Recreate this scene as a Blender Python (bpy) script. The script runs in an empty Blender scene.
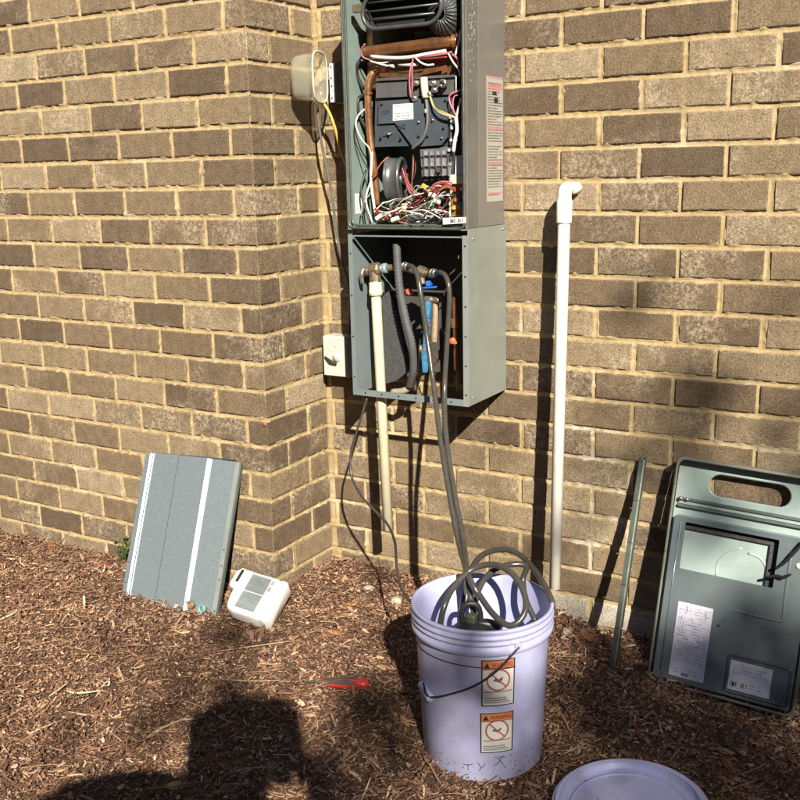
import bpy, bmesh, math, random
import numpy as np
from mathutils import Vector, Matrix, noise
random.seed(7); rng = np.random.default_rng(7)
R = math.radians
S = bpy.context.scene
COL = S.collection

# ------------------------------------------------------------------ camera, sky, sun, exposure
CAM = np.array([1.7083, -2.1508, 1.1546]); FOC = 999.83
YAW, PITCH, ROLL = R(-30.6084), R(-12.9127), R(-1.3215)
def _axes():
    cy, sy = math.cos(YAW), math.sin(YAW); cp, sp = math.cos(PITCH), math.sin(PITCH)
    f = np.array([sy*cp, cy*cp, sp]); r = np.array([cy, -sy, 0.0]); u = np.cross(r, f)
    cr, sr = math.cos(ROLL), math.sin(ROLL)
    return r*cr + u*sr, u*cr - r*sr, f
AX_R, AX_U, AX_F = _axes()
cd = bpy.data.cameras.new('camera'); cam = bpy.data.objects.new('camera', cd); COL.objects.link(cam)
cd.sensor_width = 36.0; cd.lens = 36.0*FOC/800.0; cd.clip_start = 0.02; cd.clip_end = 2000
mw = Matrix.Identity(4)
for i in range(3):
    mw[i][0] = AX_R[i]; mw[i][1] = AX_U[i]; mw[i][2] = -AX_F[i]; mw[i][3] = CAM[i]
cam.matrix_world = mw
S.camera = cam

SUN = np.array([-0.531, 0.660, -0.531]); SUN = SUN/np.linalg.norm(SUN)
W = bpy.data.worlds.new('World'); S.world = W; W.use_nodes = True
nt = W.node_tree; bg = nt.nodes['Background']
sky = nt.nodes.new('ShaderNodeTexSky'); sky.sky_type = 'NISHITA'; sky.sun_disc = False
sky.sun_elevation = math.asin(-SUN[2]); sky.sun_rotation = math.atan2(-SUN[0], -SUN[1])
sky.air_density = 0.7; sky.dust_density = 0.3; sky.ozone_density = 1.5
nt.links.new(sky.outputs[0], bg.inputs[0]); bg.inputs[1].default_value = 0.05
sd = bpy.data.lights.new('sun', 'SUN'); so = bpy.data.objects.new('sun', sd); COL.objects.link(so)
sd.energy = 5.0; sd.angle = R(0.55); sd.color = (1.0, 0.915, 0.77)
so.rotation_euler = Vector(SUN).to_track_quat('-Z', 'Y').to_euler(); so.location = (4, -6, 6)
S.cycles.max_bounces = 6; S.cycles.diffuse_bounces = 3; S.cycles.glossy_bounces = 3; S.cycles.transmission_bounces = 6; S.cycles.caustics_reflective = False; S.cycles.caustics_refractive = False
S.view_settings.view_transform = 'Standard'; S.view_settings.look = 'None'
S.view_settings.exposure = 0.95; S.view_settings.gamma = 1.0; S.view_settings.use_curve_mapping = False

# ------------------------------------------------------------------ helpers: pixel of the photograph -> point of the place
D = 0.2978          # recessed wall plane (y); the projecting wall is y = 0, its corner x = 0
H = 0.08; L = 0.2057
def ray(x, y): return AX_F + AX_R*(x-400)/FOC + AX_U*(400-y)/FOC
def at(x, y, Y): d = ray(x, y); return Vector(CAM + (Y-CAM[1])/d[1]*d)
def atx(x, y, X): d = ray(x, y); return Vector(CAM + (X-CAM[0])/d[0]*d)
def atz(x, y, Z): d = ray(x, y); return Vector(CAM + (Z-CAM[2])/d[2]*d)
def atd(x, y, t): return Vector(CAM + t*ray(x, y))
def atp(x, y, P, n):
    d = Vector(ray(x, y)); n = Vector(n); c = Vector(CAM)
    return c + d*((Vector(P)-c).dot(n)/d.dot(n))
def ground_z(x, y):
    z = -0.045 + 0.015*min(0.0, max(y, -3.0)) - 0.14*max(0.0, min(x, 1.7)-0.82)
    if abs(x) < 6 and abs(y) < 6:
        z += 0.012*noise.noise((x*3.1, y*3.1, 3.3)) + 0.006*noise.noise((x*11, y*11, 7.7))
        z -= 0.03*math.exp(-((x-.86)**2)/0.01-((y-.28)**2)/0.008)
        z -= 0.032*math.exp(-((x-1.2)/.24)**2-((y-.11)/.09)**2)
        z += 0.018*math.exp(-((x-1.0)**2)/0.03-((y-0.16)**2)/0.01) + 0.02*math.exp(-((x-0.12)**2)/0.02-((y-0.2)**2)/0.01)
    return z
def atg(x, y, dz=0.0):
    z = -0.05
    for _ in range(6):
        p = atz(x, y, z); z = ground_z(p.x, p.y) + dz
    return atz(x, y, z)

# ------------------------------------------------------------------ helpers: objects
def tag(o, label=None, cat=None, group=None, kind=None):
    if label: o['label'] = label
    if cat: o['category'] = cat
    if group: o['group'] = group
    if kind: o['kind'] = kind
    return o
MINV = {}
def thing(name, label, cat, loc=(0, 0, 0), M=None, group=None):
    o = bpy.data.objects.new(name, None); COL.objects.link(o)
    o.empty_display_size = 0.05
    M = M if M is not None else Matrix.Translation(Vector(loc))
    o.matrix_world = M; MINV[o.name] = M.inverted()
    return tag(o, label, cat, group)
def root_inv(o):
    while o.parent: o = o.parent
    return MINV.get(o.name)
def link(name, me, mat, parent=None, loc=None):
    o = bpy.data.objects.new(name, me); COL.objects.link(o)
    if mat is not None and not me.materials: me.materials.append(mat)
    if parent: o.parent = parent
    if loc is not None: o.location = loc
    return o
def smooth_pts(pts, n=6):
    P = [Vector(p) for p in pts]
    if len(P) < 3: return P
    Q = [P[0]*2-P[1]] + P + [P[-1]*2-P[-2]]; out = []
    for i in range(1, len(Q)-2):
        for k in range(n):
            t = k/n; a, b, c, d = Q[i-1], Q[i], Q[i+1], Q[i+2]
            out.append(0.5*((2*b)+(c-a)*t+(2*a-5*b+4*c-d)*t*t+(3*b-a-3*c+d)*t**3))
    out.append(P[-1]); return out
class MB:
    def __init__(s): s.v = []; s.f = []; s.sm = []
    def add(s, vs, fs, sm=False):
        o = len(s.v); s.v += [Vector(p) for p in vs]
        for f in fs: s.f.append([i+o for i in f]); s.sm.append(sm)
        return s
    def bm(s, b, M=None, sm=False):
        b.verts.ensure_lookup_table(); b.verts.index_update()
        s.add([(M @ v.co) if M else v.co for v in b.verts], [[v.index for v in f.verts] for f in b.faces], sm); b.free(); return s
    def box(s, c, size, M3=None, bev=0.0, seg=1):
        b = bmesh.new(); bmesh.ops.create_cube(b, size=1.0)
        bmesh.ops.scale(b, vec=Vector(size), verts=b.verts)
        if bev > 0: bmesh.ops.bevel(b, geom=b.edges[:], offset=bev, segments=seg, profile=0.5, affect='EDGES')
        M = Matrix.Translation(Vector(c)) @ (M3.to_4x4() if M3 else Matrix.Identity(4))
        return s.bm(b, M)
    def box2(s, a, b, bev=0.0):
        a, b = Vector(a), Vector(b); return s.box((a+b)/2, [abs(b[i]-a[i]) for i in range(3)], None, bev)
    def tube(s, pts, r, seg=8, cap=True, n=0, closed=False):
        P = smooth_pts(pts, n) if n else [Vector(p) for p in pts]
        N = len(P); rr = r if hasattr(r, '__len__') else [r]*N
        if len(rr) != N: rr = list(np.interp(np.linspace(0, 1, N), np.linspace(0, 1, len(rr)), rr))
        T = []
        for i in range(N):
            a = P[(i-1) % N] if (closed or i > 0) else P[i]; b = P[(i+1) % N] if (closed or i < N-1) else P[i]
            T.append((b-a).normalized() if (b-a).length > 1e-9 else Vector((0, 0, 1)))
        u = T[0].orthogonal().normalized(); vs = []
        for i in range(N):
            u = (u - T[i]*u.dot(T[i]));
            u = u.normalized() if u.length > 1e-6 else T[i].orthogonal().normalized()
            w = T[i].cross(u)
            for k in range(seg):
                a = 2*math.pi*k/seg; vs.append(P[i]+(u*math.cos(a)+w*math.sin(a))*rr[i])
        fs = []
        for i in range(N if closed else N-1):
            for k in range(seg):
                j = (i+1) % N; fs.append([i*seg+k, i*seg+(k+1) % seg, j*seg+(k+1) % seg, j*seg+k])
        s.add(vs, fs, True)
        if cap and not closed:
            o = len(s.v)-N*seg
            s.f += [[o+k for k in range(seg)][::-1], [o+(N-1)*seg+k for k in range(seg)]]; s.sm += [False, False]
        return s
    def lathe(s, prof, org, axis=(0, 0, 1), seg=32, sm=True, ref=None):
        ax = Vector(axis).normalized(); u = Vector(ref).normalized() if ref else ax.orthogonal().normalized(); w = ax.cross(u); org = Vector(org)
        vs = []
        for r, h in prof:
            for k in range(seg):
                a = 2*math.pi*k/seg; vs.append(org+ax*h+(u*math.cos(a)+w*math.sin(a))*r)
        fs = []
        for i in range(len(prof)-1):
            for k in range(seg): fs.append([i*seg+k, i*seg+(k+1) % seg, (i+1)*seg+(k+1) % seg, (i+1)*seg+k])
        return s.add(vs, fs, sm)
    def cyl(s, a, b, r, seg=16, bev=None):
        a, b = Vector(a), Vector(b); h = (b-a).length; e = min(r, h)*0.15 if bev is None else bev
        return s.lathe([(0.0, 0), (r-e, 0), (r, e), (r, h-e), (r-e, h), (0.0, h)], a, b-a, seg, sm=False)
    def prism(s, poly, M, t):          # poly in local xy of M, extruded from z=0 to z=t
        n = len(poly); vs = [M @ Vector((p[0], p[1], 0)) for p in poly]+[M @ Vector((p[0], p[1], t)) for p in poly]
        fs = [list(range(n))[::-1], list(range(n, 2*n))]+[[i, (i+1) % n, n+(i+1) % n, n+i] for i in range(n)]
        return s.add(vs, fs)
    def mesh(s, name, inv=None):
        me = bpy.data.meshes.new(name)
        me.from_pydata([tuple((inv @ p) if inv else p) for p in s.v], [], s.f)
        me.polygons.foreach_set('use_smooth', s.sm); me.update()
        b = bmesh.new(); b.from_mesh(me); bmesh.ops.recalc_face_normals(b, faces=b.faces); b.to_mesh(me); b.free()
        return me
    def build(s, name, mat, parent=None, local=False):
        inv = None if local or parent is None else root_inv(parent)
        return link(name, s.mesh(name, inv), mat, parent)
def frame(o, x, y):                    # matrix with origin o, x axis, y axis
    x = Vector(x).normalized(); z = x.cross(Vector(y)).normalized(); y = z.cross(x)
    M = Matrix.Identity(4)
    for i in range(3): M[i][0] = x[i]; M[i][1] = y[i]; M[i][2] = z[i]; M[i][3] = o[i]
    return M
def stadium(w, h, n=10):               # rounded slot outline centred on 0
    r = h/2; c = w/2-r; out = []
    for k in range(n+1): a = -math.pi/2+math.pi*k/n; out.append((c+r*math.cos(a), r*math.sin(a)))
    for k in range(n+1): a = math.pi/2+math.pi*k/n; out.append((-c+r*math.cos(a), r*math.sin(a)))
    return out
def rrect(x0, y0, x1, y1, r, n=5):
    out = []
    for cx, cy, a0 in ((x1-r, y0+r, -90), (x1-r, y1-r, 0), (x0+r, y1-r, 90), (x0+r, y0+r, 180)):
        for k in range(n+1): a = R(a0+90*k/n); out.append((cx+r*math.cos(a), cy+r*math.sin(a)))
    return out

# ------------------------------------------------------------------ materials
def newmat(name):
    m = bpy.data.materials.new(name); m.use_nodes = True; t = m.node_tree
    return m, t, t.nodes['Principled BSDF']
def ramp(t, fac, stops, interp='LINEAR'):
    r = t.nodes.new('ShaderNodeValToRGB'); r.color_ramp.interpolation = interp
    e = r.color_ramp.elements
    while len(e) < len(stops): e.new(0.5)
    for i, (p, c) in enumerate(stops):
        e[i].position = p; e[i].color = (*c, 1) if len(c) == 3 else c
    t.links.new(fac, r.inputs[0]); return r.outputs[0]
def math_(t, op, a, b=None, c=None, clamp=False):
    n = t.nodes.new('ShaderNodeMath'); n.operation = op; n.use_clamp = clamp
    for i, v in enumerate((a, b, c)):
        if v is None: continue
        if isinstance(v, (int, float)): n.inputs[i].default_value = v
        else: t.links.new(v, n.inputs[i])
    return n.outputs[0]
def mix(t, fac, a, b, mode='MIX'):
    n = t.nodes.new('ShaderNodeMix'); n.data_type = 'RGBA'; n.blend_type = mode
    for key, v in ((0, fac), (6, a), (7, b)):
        if isinstance(v, (int, float)): n.inputs[key].default_value = v
        elif isinstance(v, tuple): n.inputs[key].default_value = (*v, 1) if len(v) == 3 else v
        else: t.links.new(v, n.inputs[key])
    return n.outputs[2]
def noise_(t, vec, scale, detail=4, rough=0.6, dist=0.0):
    n = t.nodes.new('ShaderNodeTexNoise'); n.inputs['Scale'].default_value = scale; n.inputs['Detail'].default_value = detail
    n.inputs['Roughness'].default_value = rough; n.inputs['Distortion'].default_value = dist
    if vec is not None: t.links.new(vec, n.inputs['Vector'])
    return n.outputs[0]
def coords(t, scale=None):
    c = t.nodes.new('ShaderNodeTexCoord').outputs['Object']
    if scale:
        m = t.nodes.new('ShaderNodeMapping'); m.inputs['Scale'].default_value = scale; t.links.new(c, m.inputs[0]); c = m.outputs[0]
    return c
def bump(t, b, h, strength, dist):
    n = t.nodes.new('ShaderNodeBump'); n.inputs['Strength'].default_value = strength; n.inputs['Distance'].default_value = dist
    t.links.new(h, n.inputs['Height']); t.links.new(n.outputs[0], b.inputs['Normal'])
MATS = {}
def pm(name, col, rough=0.5, metal=0.0, var=0.18, scale=25.0, bmp=0.0, bscale=300.0, dirt=None, dirt_amt=0.5, dscale=14.0, stretch=None, trans=0.0):
    if name in MATS: return MATS[name]
    m, t, b = newmat(name); c = coords(t, stretch)
    n = noise_(t, c, scale)
    lo = tuple(x*(1-var) for x in col); hi = tuple(min(1, x*(1+var)) for x in col)
    o = ramp(t, n, [(0.3, lo), (0.7, hi)])
    if dirt:
        k = ramp(t, noise_(t, c, dscale, 6, 0.7, 0.4), [(0.5, (0, 0, 0)), (0.72, (dirt_amt,)*3)])
        o = mix(t, k, o, dirt)
    t.links.new(o, b.inputs['Base Color'])
    rr = ramp(t, noise_(t, c, scale*2.3), [(0.3, (max(0, rough-0.08),)*3), (0.7, (min(1, rough+0.1),)*3)])
    t.links.new(rr, b.inputs['Roughness']); b.inputs['Metallic'].default_value = metal
    if trans: b.inputs['Transmission Weight'].default_value = trans
    if bmp: bump(t, b, noise_(t, c, bscale, 3), bmp, 0.001)
    MATS[name] = m; return m

def brick_material(name, stops, chalk):
    m, t, b = newmat(name)
    oi = t.nodes.new('ShaderNodeObjectInfo'); ge = t.nodes.new('ShaderNodeNewGeometry')
    rnd = math_(t, 'FRACT', math_(t, 'ADD', oi.outputs['Random'], ge.outputs['Random Per Island']))
    rnd2 = math_(t, 'FRACT', math_(t, 'MULTIPLY', rnd, 17.31))
    tc = t.nodes.new('ShaderNodeTexCoord').outputs['Object']
    off = t.nodes.new('ShaderNodeCombineXYZ'); t.links.new(math_(t, 'MULTIPLY', rnd, 91.0), off.inputs[0]); t.links.new(math_(t, 'MULTIPLY', rnd2, 57.0), off.inputs[2])
    va = t.nodes.new('ShaderNodeVectorMath'); va.operation = 'ADD'; t.links.new(tc, va.inputs[0]); t.links.new(off.outputs[0], va.inputs[1])
    v = va.outputs[0]
    mp = t.nodes.new('ShaderNodeMapping'); mp.inputs['Scale'].default_value = (45, 45, 7); t.links.new(v, mp.inputs[0])
    base = ramp(t, rnd, stops)
    o = base
    med = noise_(t, v, 34, 4, 0.75)
    o = mix(t, math_(t, 'MULTIPLY', ramp(t, med, [(0.38, (0, 0, 0)), (0.66, (1, 1, 1))]), 0.8), o, mix(t, 1.0, o, (1.55, 1.50, 1.44), 'MULTIPLY'))
    stq = noise_(t, mp.outputs[0], 1.0, 3, 0.6)
    o = mix(t, math_(t, 'MULTIPLY', ramp(t, stq, [(0.5, (0, 0, 0)), (0.75, (1, 1, 1))]), 0.35), o, mix(t, 1.0, o, (0.6, 0.58, 0.58), 'MULTIPLY'))
    ch = ramp(t, noise_(t, v, 75, 4, 0.85, 0.2), [(0.44, (0, 0, 0)), (0.66, (1, 1, 1))])
    gate = ramp(t, noise_(t, v, 7, 2), [(0.42, (0, 0, 0)), (0.6, (1, 1, 1))])
    amt = ramp(t, rnd2, [(0.35, (0.04,)*3), (0.75, (chalk,)*3)])
    o = mix(t, math_(t, 'MULTIPLY', math_(t, 'MULTIPLY', ch, gate), amt), o, (0.50, 0.42, 0.31))
    fine = noise_(t, v, 230, 3, 0.85)
    o = mix(t, 0.9, o, ramp(t, fine, [(0.32, (0.40, 0.39, 0.38)), (0.50, (1.0, 1.0, 1.0)), (0.70, (1.85, 1.80, 1.72))]), 'MULTIPLY')
    spk = ramp(t, noise_(t, v, 120, 1, 0.5), [(0.27, (1, 1, 1)), (0.34, (0, 0, 0))])
    o = mix(t, math_(t, 'MULTIPLY', spk, 0.6), o, (0.035, 0.025, 0.02))
    t.links.new(o, b.inputs['Base Color']); b.inputs['Roughness'].default_value = 0.93; b.inputs['Specular IOR Level'].default_value = 0.2
    hgt = noise_(t, v, 170, 3, 0.8)
    bump(t, b, hgt, 0.7, 0.003)
    return m
M_BRICK = brick_material('brown_brick', [(0.0, (0.094, 0.069, 0.048)), (0.25, (0.124, 0.092, 0.061)), (0.55, (0.152, 0.114, 0.074)), (0.8, (0.180, 0.138, 0.090)), (0.93, (0.212, 0.166, 0.110)), (1.0, (0.245, 0.197, 0.134))], 0.85)
M_CEMENT = brick_material('cement_smeared_brick', [(0.0, (0.30, 0.285, 0.25)), (1.0, (0.42, 0.39, 0.34))], 0.9)
def mortar_material():
    m, t, b = newmat('sand_mortar'); c = coords(t)
    o = ramp(t, noise_(t, c, 9, 5, 0.7), [(0.3, (0.33, 0.252, 0.135)), (0.7, (0.48, 0.370, 0.210))])
    o = mix(t, 0.7, o, ramp(t, noise_(t, c, 380, 2), [(0.3, (0.7, 0.7, 0.7)), (0.7, (1.22, 1.2, 1.15))]), 'MULTIPLY')
    o = mix(t, ramp(t, noise_(t, c, 3.5, 4, 0.7), [(0.55, (0, 0, 0)), (0.72, (0.6, 0.6, 0.6))]), o, (0.56, 0.50, 0.38))
    mp = t.nodes.new('ShaderNodeMapping'); mp.vector_type = 'POINT'; mp.inputs['Location'].default_value = (-.84/.13, -.2978/.2, -.33/.34); mp.inputs['Scale'].default_value = (1/.13, 1/.2, 1/.34); t.links.new(c, mp.inputs[0])
    ln = t.nodes.new('ShaderNodeVectorMath'); ln.operation = 'LENGTH'; t.links.new(mp.outputs[0], ln.inputs[0])
    st = math_(t, 'MULTIPLY', ramp(t, ln.outputs['Value'], [(0.4, (1, 1, 1)), (1.0, (0, 0, 0))]), ramp(t, noise_(t, c, 14, 4, 0.7), [(0.42, (0, 0, 0)), (0.56, (1, 1, 1))]))
    o = mix(t, math_(t, 'MULTIPLY', st, 0.8), o, (0.62, 0.60, 0.54))     # lime bloom beside the wall pipe
    k = ramp(t, noise_(t, c, 26, 4, 0.7), [(0.58, (0, 0, 0)), (0.74, (0.5, 0.5, 0.5))]); o = mix(t, k, o, (0.27, 0.20, 0.115))
    t.links.new(o, b.inputs['Base Color']); b.inputs['Roughness'].default_value = 0.95; b.inputs['Specular IOR Level'].default_value = 0.15
    bump(t, b, noise_(t, c, 220, 3, 0.75), 0.6, 0.002); return m
M_MORTAR = mortar_material()
def mulch_material(name, stops, rough=0.85):
    m, t, b = newmat(name); ge = t.nodes.new('ShaderNodeNewGeometry'); c = coords(t)
    o = ramp(t, ge.outputs['Random Per Island'], stops)
    o = mix(t, 1.0, o, ramp(t, noise_(t, c, 5.5, 3), [(0.35, (0.74, 0.70, 0.67)), (0.65, (1.18, 1.15, 1.12))]), 'MULTIPLY')
    o = mix(t, 0.8, o, ramp(t, noise_(t, c, 240, 3), [(0.3, (0.6, 0.58, 0.56)), (0.7, (1.3, 1.28, 1.25))]), 'MULTIPLY')
    t.links.new(o, b.inputs['Base Color']); b.inputs['Roughness'].default_value = rough; b.inputs['Specular IOR Level'].default_value = 0.3
    return m
M_CHIP = mulch_material('wood_chips', [(0.0, (0.080, 0.040, 0.027)), (0.2, (0.160, 0.083, 0.055)), (0.5, (0.255, 0.142, 0.095)), (0.76, (0.35, 0.215, 0.145)), (0.89, (0.46, 0.325, 0.215)), (1.0, (0.70, 0.57, 0.41))])
M_STRAW = mulch_material('pine_straw', [(0.0, (0.13, 0.066, 0.034)), (0.5, (0.30, 0.175, 0.09)), (0.85, (0.46, 0.31, 0.17)), (1.0, (0.60, 0.45, 0.27))], 0.6)
def ground_material():
    m, t, b = newmat('mulch_soil'); c = coords(t)
    o = ramp(t, noise_(t, c, 90, 6, 0.75), [(0.3, (0.05, 0.027, 0.018)), (0.55, (0.14, 0.078, 0.050)), (0.75, (0.25, 0.15, 0.095))])
    o = mix(t, ramp(t, noise_(t, c, 1.5, 3), [(0.35, (0, 0, 0)), (0.65, (0.5, 0.5, 0.5))]), o, (0.07, 0.045, 0.028))
    t.links.new(o, b.inputs['Base Color']); b.inputs['Roughness'].default_value = 0.95
    bump(t, b, noise_(t, c, 120, 3, 0.7), 0.8, 0.01); return m
M_SOIL = ground_material()

# ------------------------------------------------------------------ ground
def axis_pts(lo, hi, step):
    near = list(np.arange(lo, hi+1e-6, step)); far = [0.1, 0.25, 0.5, 1, 2, 4, 8, 16, 32, 64, 128, 250, 500]
    return [lo-f for f in far[::-1]] + near + [hi+f for f in far]
xs = axis_pts(-1.8, 2.6, 0.03); ys = axis_pts(-2.6, 0.36, 0.03)
vs = [(x, y, ground_z(x, y)) for y in ys for x in xs]; nx = len(xs)
fs = [(j*nx+i, j*nx+i+1, (j+1)*nx+i+1, (j+1)*nx+i) for j in range(len(ys)-1) for i in range(nx-1)]
me = bpy.data.meshes.new('ground'); me.from_pydata(vs, [], fs); me.polygons.foreach_set('use_smooth', [True]*len(fs))
g = link('ground', me, M_SOIL); tag(g, 'ground covered in brown wood mulch', 'ground', kind='structure')

# ------------------------------------------------------------------ brick walls
J = 0.0125
def brick_mesh(w, h, d, seed):
    r = random.Random(seed); nl = 4
    def jit(s): return r.uniform(-s, s)
    pts = []
    for k in range(nl): pts.append((-w/2+w*k/nl+(jit(0.004) if k else 0), -h/2))
    pts.append((w/2, -h/2))
    for k in range(nl): pts.append((w/2-w*k/nl+(jit(0.004) if k else 0), h/2))
    pts.append((-w/2, h/2))
    n = len(pts); a = [(x+jit(0.0011), z+jit(0.0011)) for x, z in pts]
    e = 0.0022; vs = []
    for x, z in a: vs.append((x*(1-2*e/w)*1.0, jit(0.0003), z*(1-2.6*e/h)))
    for x, z in a: vs.append((x, e*1.1, z))
    for x, z in a: vs.append((x, d, z))
    fs = [list(range(n))] + [[i, n+i, n+(i+1) % n, (i+1) % n] for i in range(n)] + [[n+i, 2*n+i, 2*n+(i+1) % n, n+(i+1) % n] for i in range(n)]
    me = bpy.data.meshes.new('brick'); me.from_pydata(vs, [], fs); me.materials.append(M_BRICK)
    b = bmesh.new(); b.from_mesh(me); bmesh.ops.recalc_face_normals(b, faces=b.faces); b.to_mesh(me); b.free()
    return me
def corner_mesh(w, dy, h, seed):       # occupies x -w..0, y 0..dy
    r = random.Random(seed); b = bmesh.new(); bmesh.ops.create_cube(b, size=1.0)
    bmesh.ops.scale(b, vec=(w, dy, h), verts=b.verts); bmesh.ops.bevel(b, geom=b.edges[:], offset=0.0026, segments=1, profile=0.5, affect='EDGES')
    for v in b.verts: v.co += Vector((r.uniform(-.0009, .0009), r.uniform(-.0009, .0009), r.uniform(-.0009, .0009)))
    bmesh.ops.translate(b, vec=(-w/2, dy/2, 0), verts=b.verts)
    me = bpy.data.meshes.new('brick'); b.to_mesh(me); b.free(); me.materials.append(M_BRICK); return me
BH = H-J
STR = [brick_mesh(L-J, BH, 0.085, 100+i) for i in range(10)]
CACHE = {}
def brick_of(w, i):
    if abs(w-(L-J)) < 0.002: return STR[i % 10]
    k = (round(w, 3), i % 3)
    if k not in CACHE: CACHE[k] = brick_mesh(w, BH, 0.085, 500+len(CACHE))
    return CACHE[k]
C_ODD = [corner_mesh(0.1795-J/2, 0.092, BH, 700+i) for i in range(4)]
C_EVEN = [corner_mesh(0.0728-J/2, L-0.008-J/2, BH, 720+i) for i in range(4)]
def course_z(n): return (20-n-0.5)*H

wallA = thing('brick_wall', 'projecting brown brick wall with tan mortar ending in an outside corner', 'wall')
wallB = thing('brick_wall', 'recessed brown brick wall that carries the open water heater', 'wall')
jointsA = {}; jointsB = {}; jointsR = {}
restA = MB(); restB = MB()
def rest_brick(mb, me, M): mb.add([M @ v.co for v in me.vertices], [list(p.vertices) for p in me.polygons])
bi = 0
for n in range(-12, 23):
    odd = n % 2 == 1; z = course_z(n); js = []
    # projecting wall: corner brick then stretchers to the left
    x = -0.1795 if odd else -0.0728
    js.append(x)
    vis = -1 <= n <= 21
    if vis:
        o = link('brick', (C_ODD if odd else C_EVEN)[bi % 4], None, wallA, (0, 0, z))
    else: rest_brick(restA, (C_ODD if odd else C_EVEN)[bi % 4], Matrix.Translation((0, 0, z)))
    bi += 1
    while x > -4.6:
        dx = L+random.uniform(-.004, .004); w = dx-J; c = Vector((x-dx/2, 0, z+random.uniform(-.0008, .0008))); me = STR[random.randrange(10)]
        rot = random.uniform(-.004, .004); yy = random.uniform(-.0012, .0008)
        if vis and c.x > -1.42:
            o = link('brick', me, None, wallA, (c.x, yy, c.z)); o.scale.x = w/(L-J); o.rotation_euler = (0, rot, 0)
        else: rest_brick(restA, me, Matrix.Translation((c.x, yy, c.z)))
        x -= dx; js.append(x)
    jointsA[n] = js
    # return face (x = 0), running from the corner to the inner corner y = D
    y0 = 0.092 if odd else L-0.008
    jointsR[n] = [y0+J/2-0.006]
    w = D-y0-J/2-0.004; c = y0+J/2+w/2+0.004
    me = brick_of(w-0.004, bi)
    Mr = Matrix.Translation((0, c, z)) @ Matrix.Rotation(R(90), 4, 'Z')
    if vis:
        o = link('brick', me, None, wallA); o.location = (random.uniform(-.0008, .001), c, z); o.rotation_euler = (0, 0, R(90))
    else: rest_brick(restA, me, Mr)
    # recessed wall
    js = []; u = 0.6426 - (4 if not odd else 3.5)*L; xx = u; k = 0
    while xx < 5.0:
        dx = L; x0 = xx+random.uniform(-.003, .003) if k else xx
        x1 = xx+dx; a = max(x0, 0.012); w = x1-a-J
        if w > 0.03:
            me = brick_of(w, bi+k) if w < 0.17 else STR[random.randrange(10)]
            c = (a+x1)/2
            if vis and c < 1.62:
                o = link('brick', me, None, wallB, (c, D+random.uniform(-.0012, .0008), z+random.uniform(-.0008, .0008))); o.rotation_euler = (0, random.uniform(-.004, .004), 0)
                if w >= 0.17: o.scale.x = w/(L-J)
                if n >= 20 and 0.72 < c < 1.12:
                    o.material_slots[0].link = 'OBJECT'; o.material_slots[0].material = M_CEMENT
            else: rest_brick(restB, me, Matrix.Translation((c, D, z)))
        js.append(x1); xx = x1; k += 1
    jointsB[n] = js
for mb, wl in ((restA, wallA), (restB, wallB)):
    o = mb.build('brick_rows', M_BRICK, wl); o['kind'] = 'stuff'

def vnoise(x, y, seed):                # vectorised value noise
    xi = np.floor(x).astype(np.int64); yi = np.floor(y).astype(np.int64); fx = x-xi; fy = y-yi
    fx = fx*fx*(3-2*fx); fy = fy*fy*(3-2*fy)
    def h(a, b):
        n = (a*374761393 + b*668265263 + seed*974711) & 0x7fffffff; n = ((n ^ (n >> 13))*1274126177) & 0x7fffffff
        return ((n ^ (n >> 16)) & 0xffff)/65535.0
    return (h(xi, yi)*(1-fx)+h(xi+1, yi)*fx)*(1-fy)+(h(xi, yi+1)*(1-fx)+h(xi+1, yi+1)*fx)*fy
def mortar_sheet(name, u0, u1, z0, z1, joints, put, parent, seed, step=0.0042):
    us = np.arange(u0, u1+step/2, step); zs = np.arange(z0, z1, step); U, Z = np.meshgrid(us, zs)
    nrow = 20-np.floor(Z/H)-1; dz = np.abs(Z/H-np.round(Z/H))*H
    du = np.full(U.shape, 9.0)
    for n, js in joints.items():
        mrow = nrow == n
        if mrow.any():
            uu = U[mrow]; dd = np.full(uu.shape, 9.0)
            for j in js: dd = np.minimum(dd, np.abs(uu-j))
            du[mrow] = dd
    dj = np.minimum(du, dz)
    low = vnoise(U*62, Z*62, seed); fin = vnoise(U*150, Z*150, seed+1); mid = vnoise(U*80, Z*80, seed+5)
    lip = np.clip((low-0.5)*2.2, 0, 1)*(0.4+0.6*mid)              # smears of mortar over the arrises
    cc_ = np.clip(dj/(J/2), 0, 1)                                  # tooled concave joint
    h = -0.0066+0.0036*cc_**2+0.0022*(fin-0.5)+0.0016*(low-0.5)+0.0034*lip
    h = np.where(dj < J/2+0.0045*low+0.001, h, -0.006)
    P = put(U.ravel(), h.ravel(), Z.ravel())
    nu = len(us); nz = len(zs); idx = np.arange(nu*nz).reshape(nz, nu)
    q = np.stack([idx[:-1, :-1], idx[:-1, 1:], idx[1:, 1:], idx[1:, :-1]], -1).reshape(-1, 4)
    # drop cells buried in the middle of a brick
    keep = (dj.ravel()[q] < 0.016).any(1); q = q[keep]
    me = bpy.data.meshes.new(name); me.vertices.add(len(P)); me.vertices.foreach_set('co', P.astype(np.float32).ravel())
    me.loops.add(q.size); me.loops.foreach_set('vertex_index', q.astype(np.int32).ravel())
    me.polygons.add(len(q)); me.polygons.foreach_set('loop_start', np.arange(0, q.size, 4, dtype=np.int32))
    me.polygons.foreach_set('use_smooth', np.ones(len(q), bool)); me.update(calc_edges=True); me.validate()
    return link(name, me, M_MORTAR, parent)
mortar_sheet('mortar', -1.5, 0.0, -0.16, 1.74, jointsA, lambda u, h, z: np.stack([u, -h, z], 1), wallA, 11)
mortar_sheet('mortar', 0.0, D+0.004, -0.16, 1.74, jointsR, lambda u, h, z: np.stack([h, u, z], 1), wallA, 31)
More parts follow.
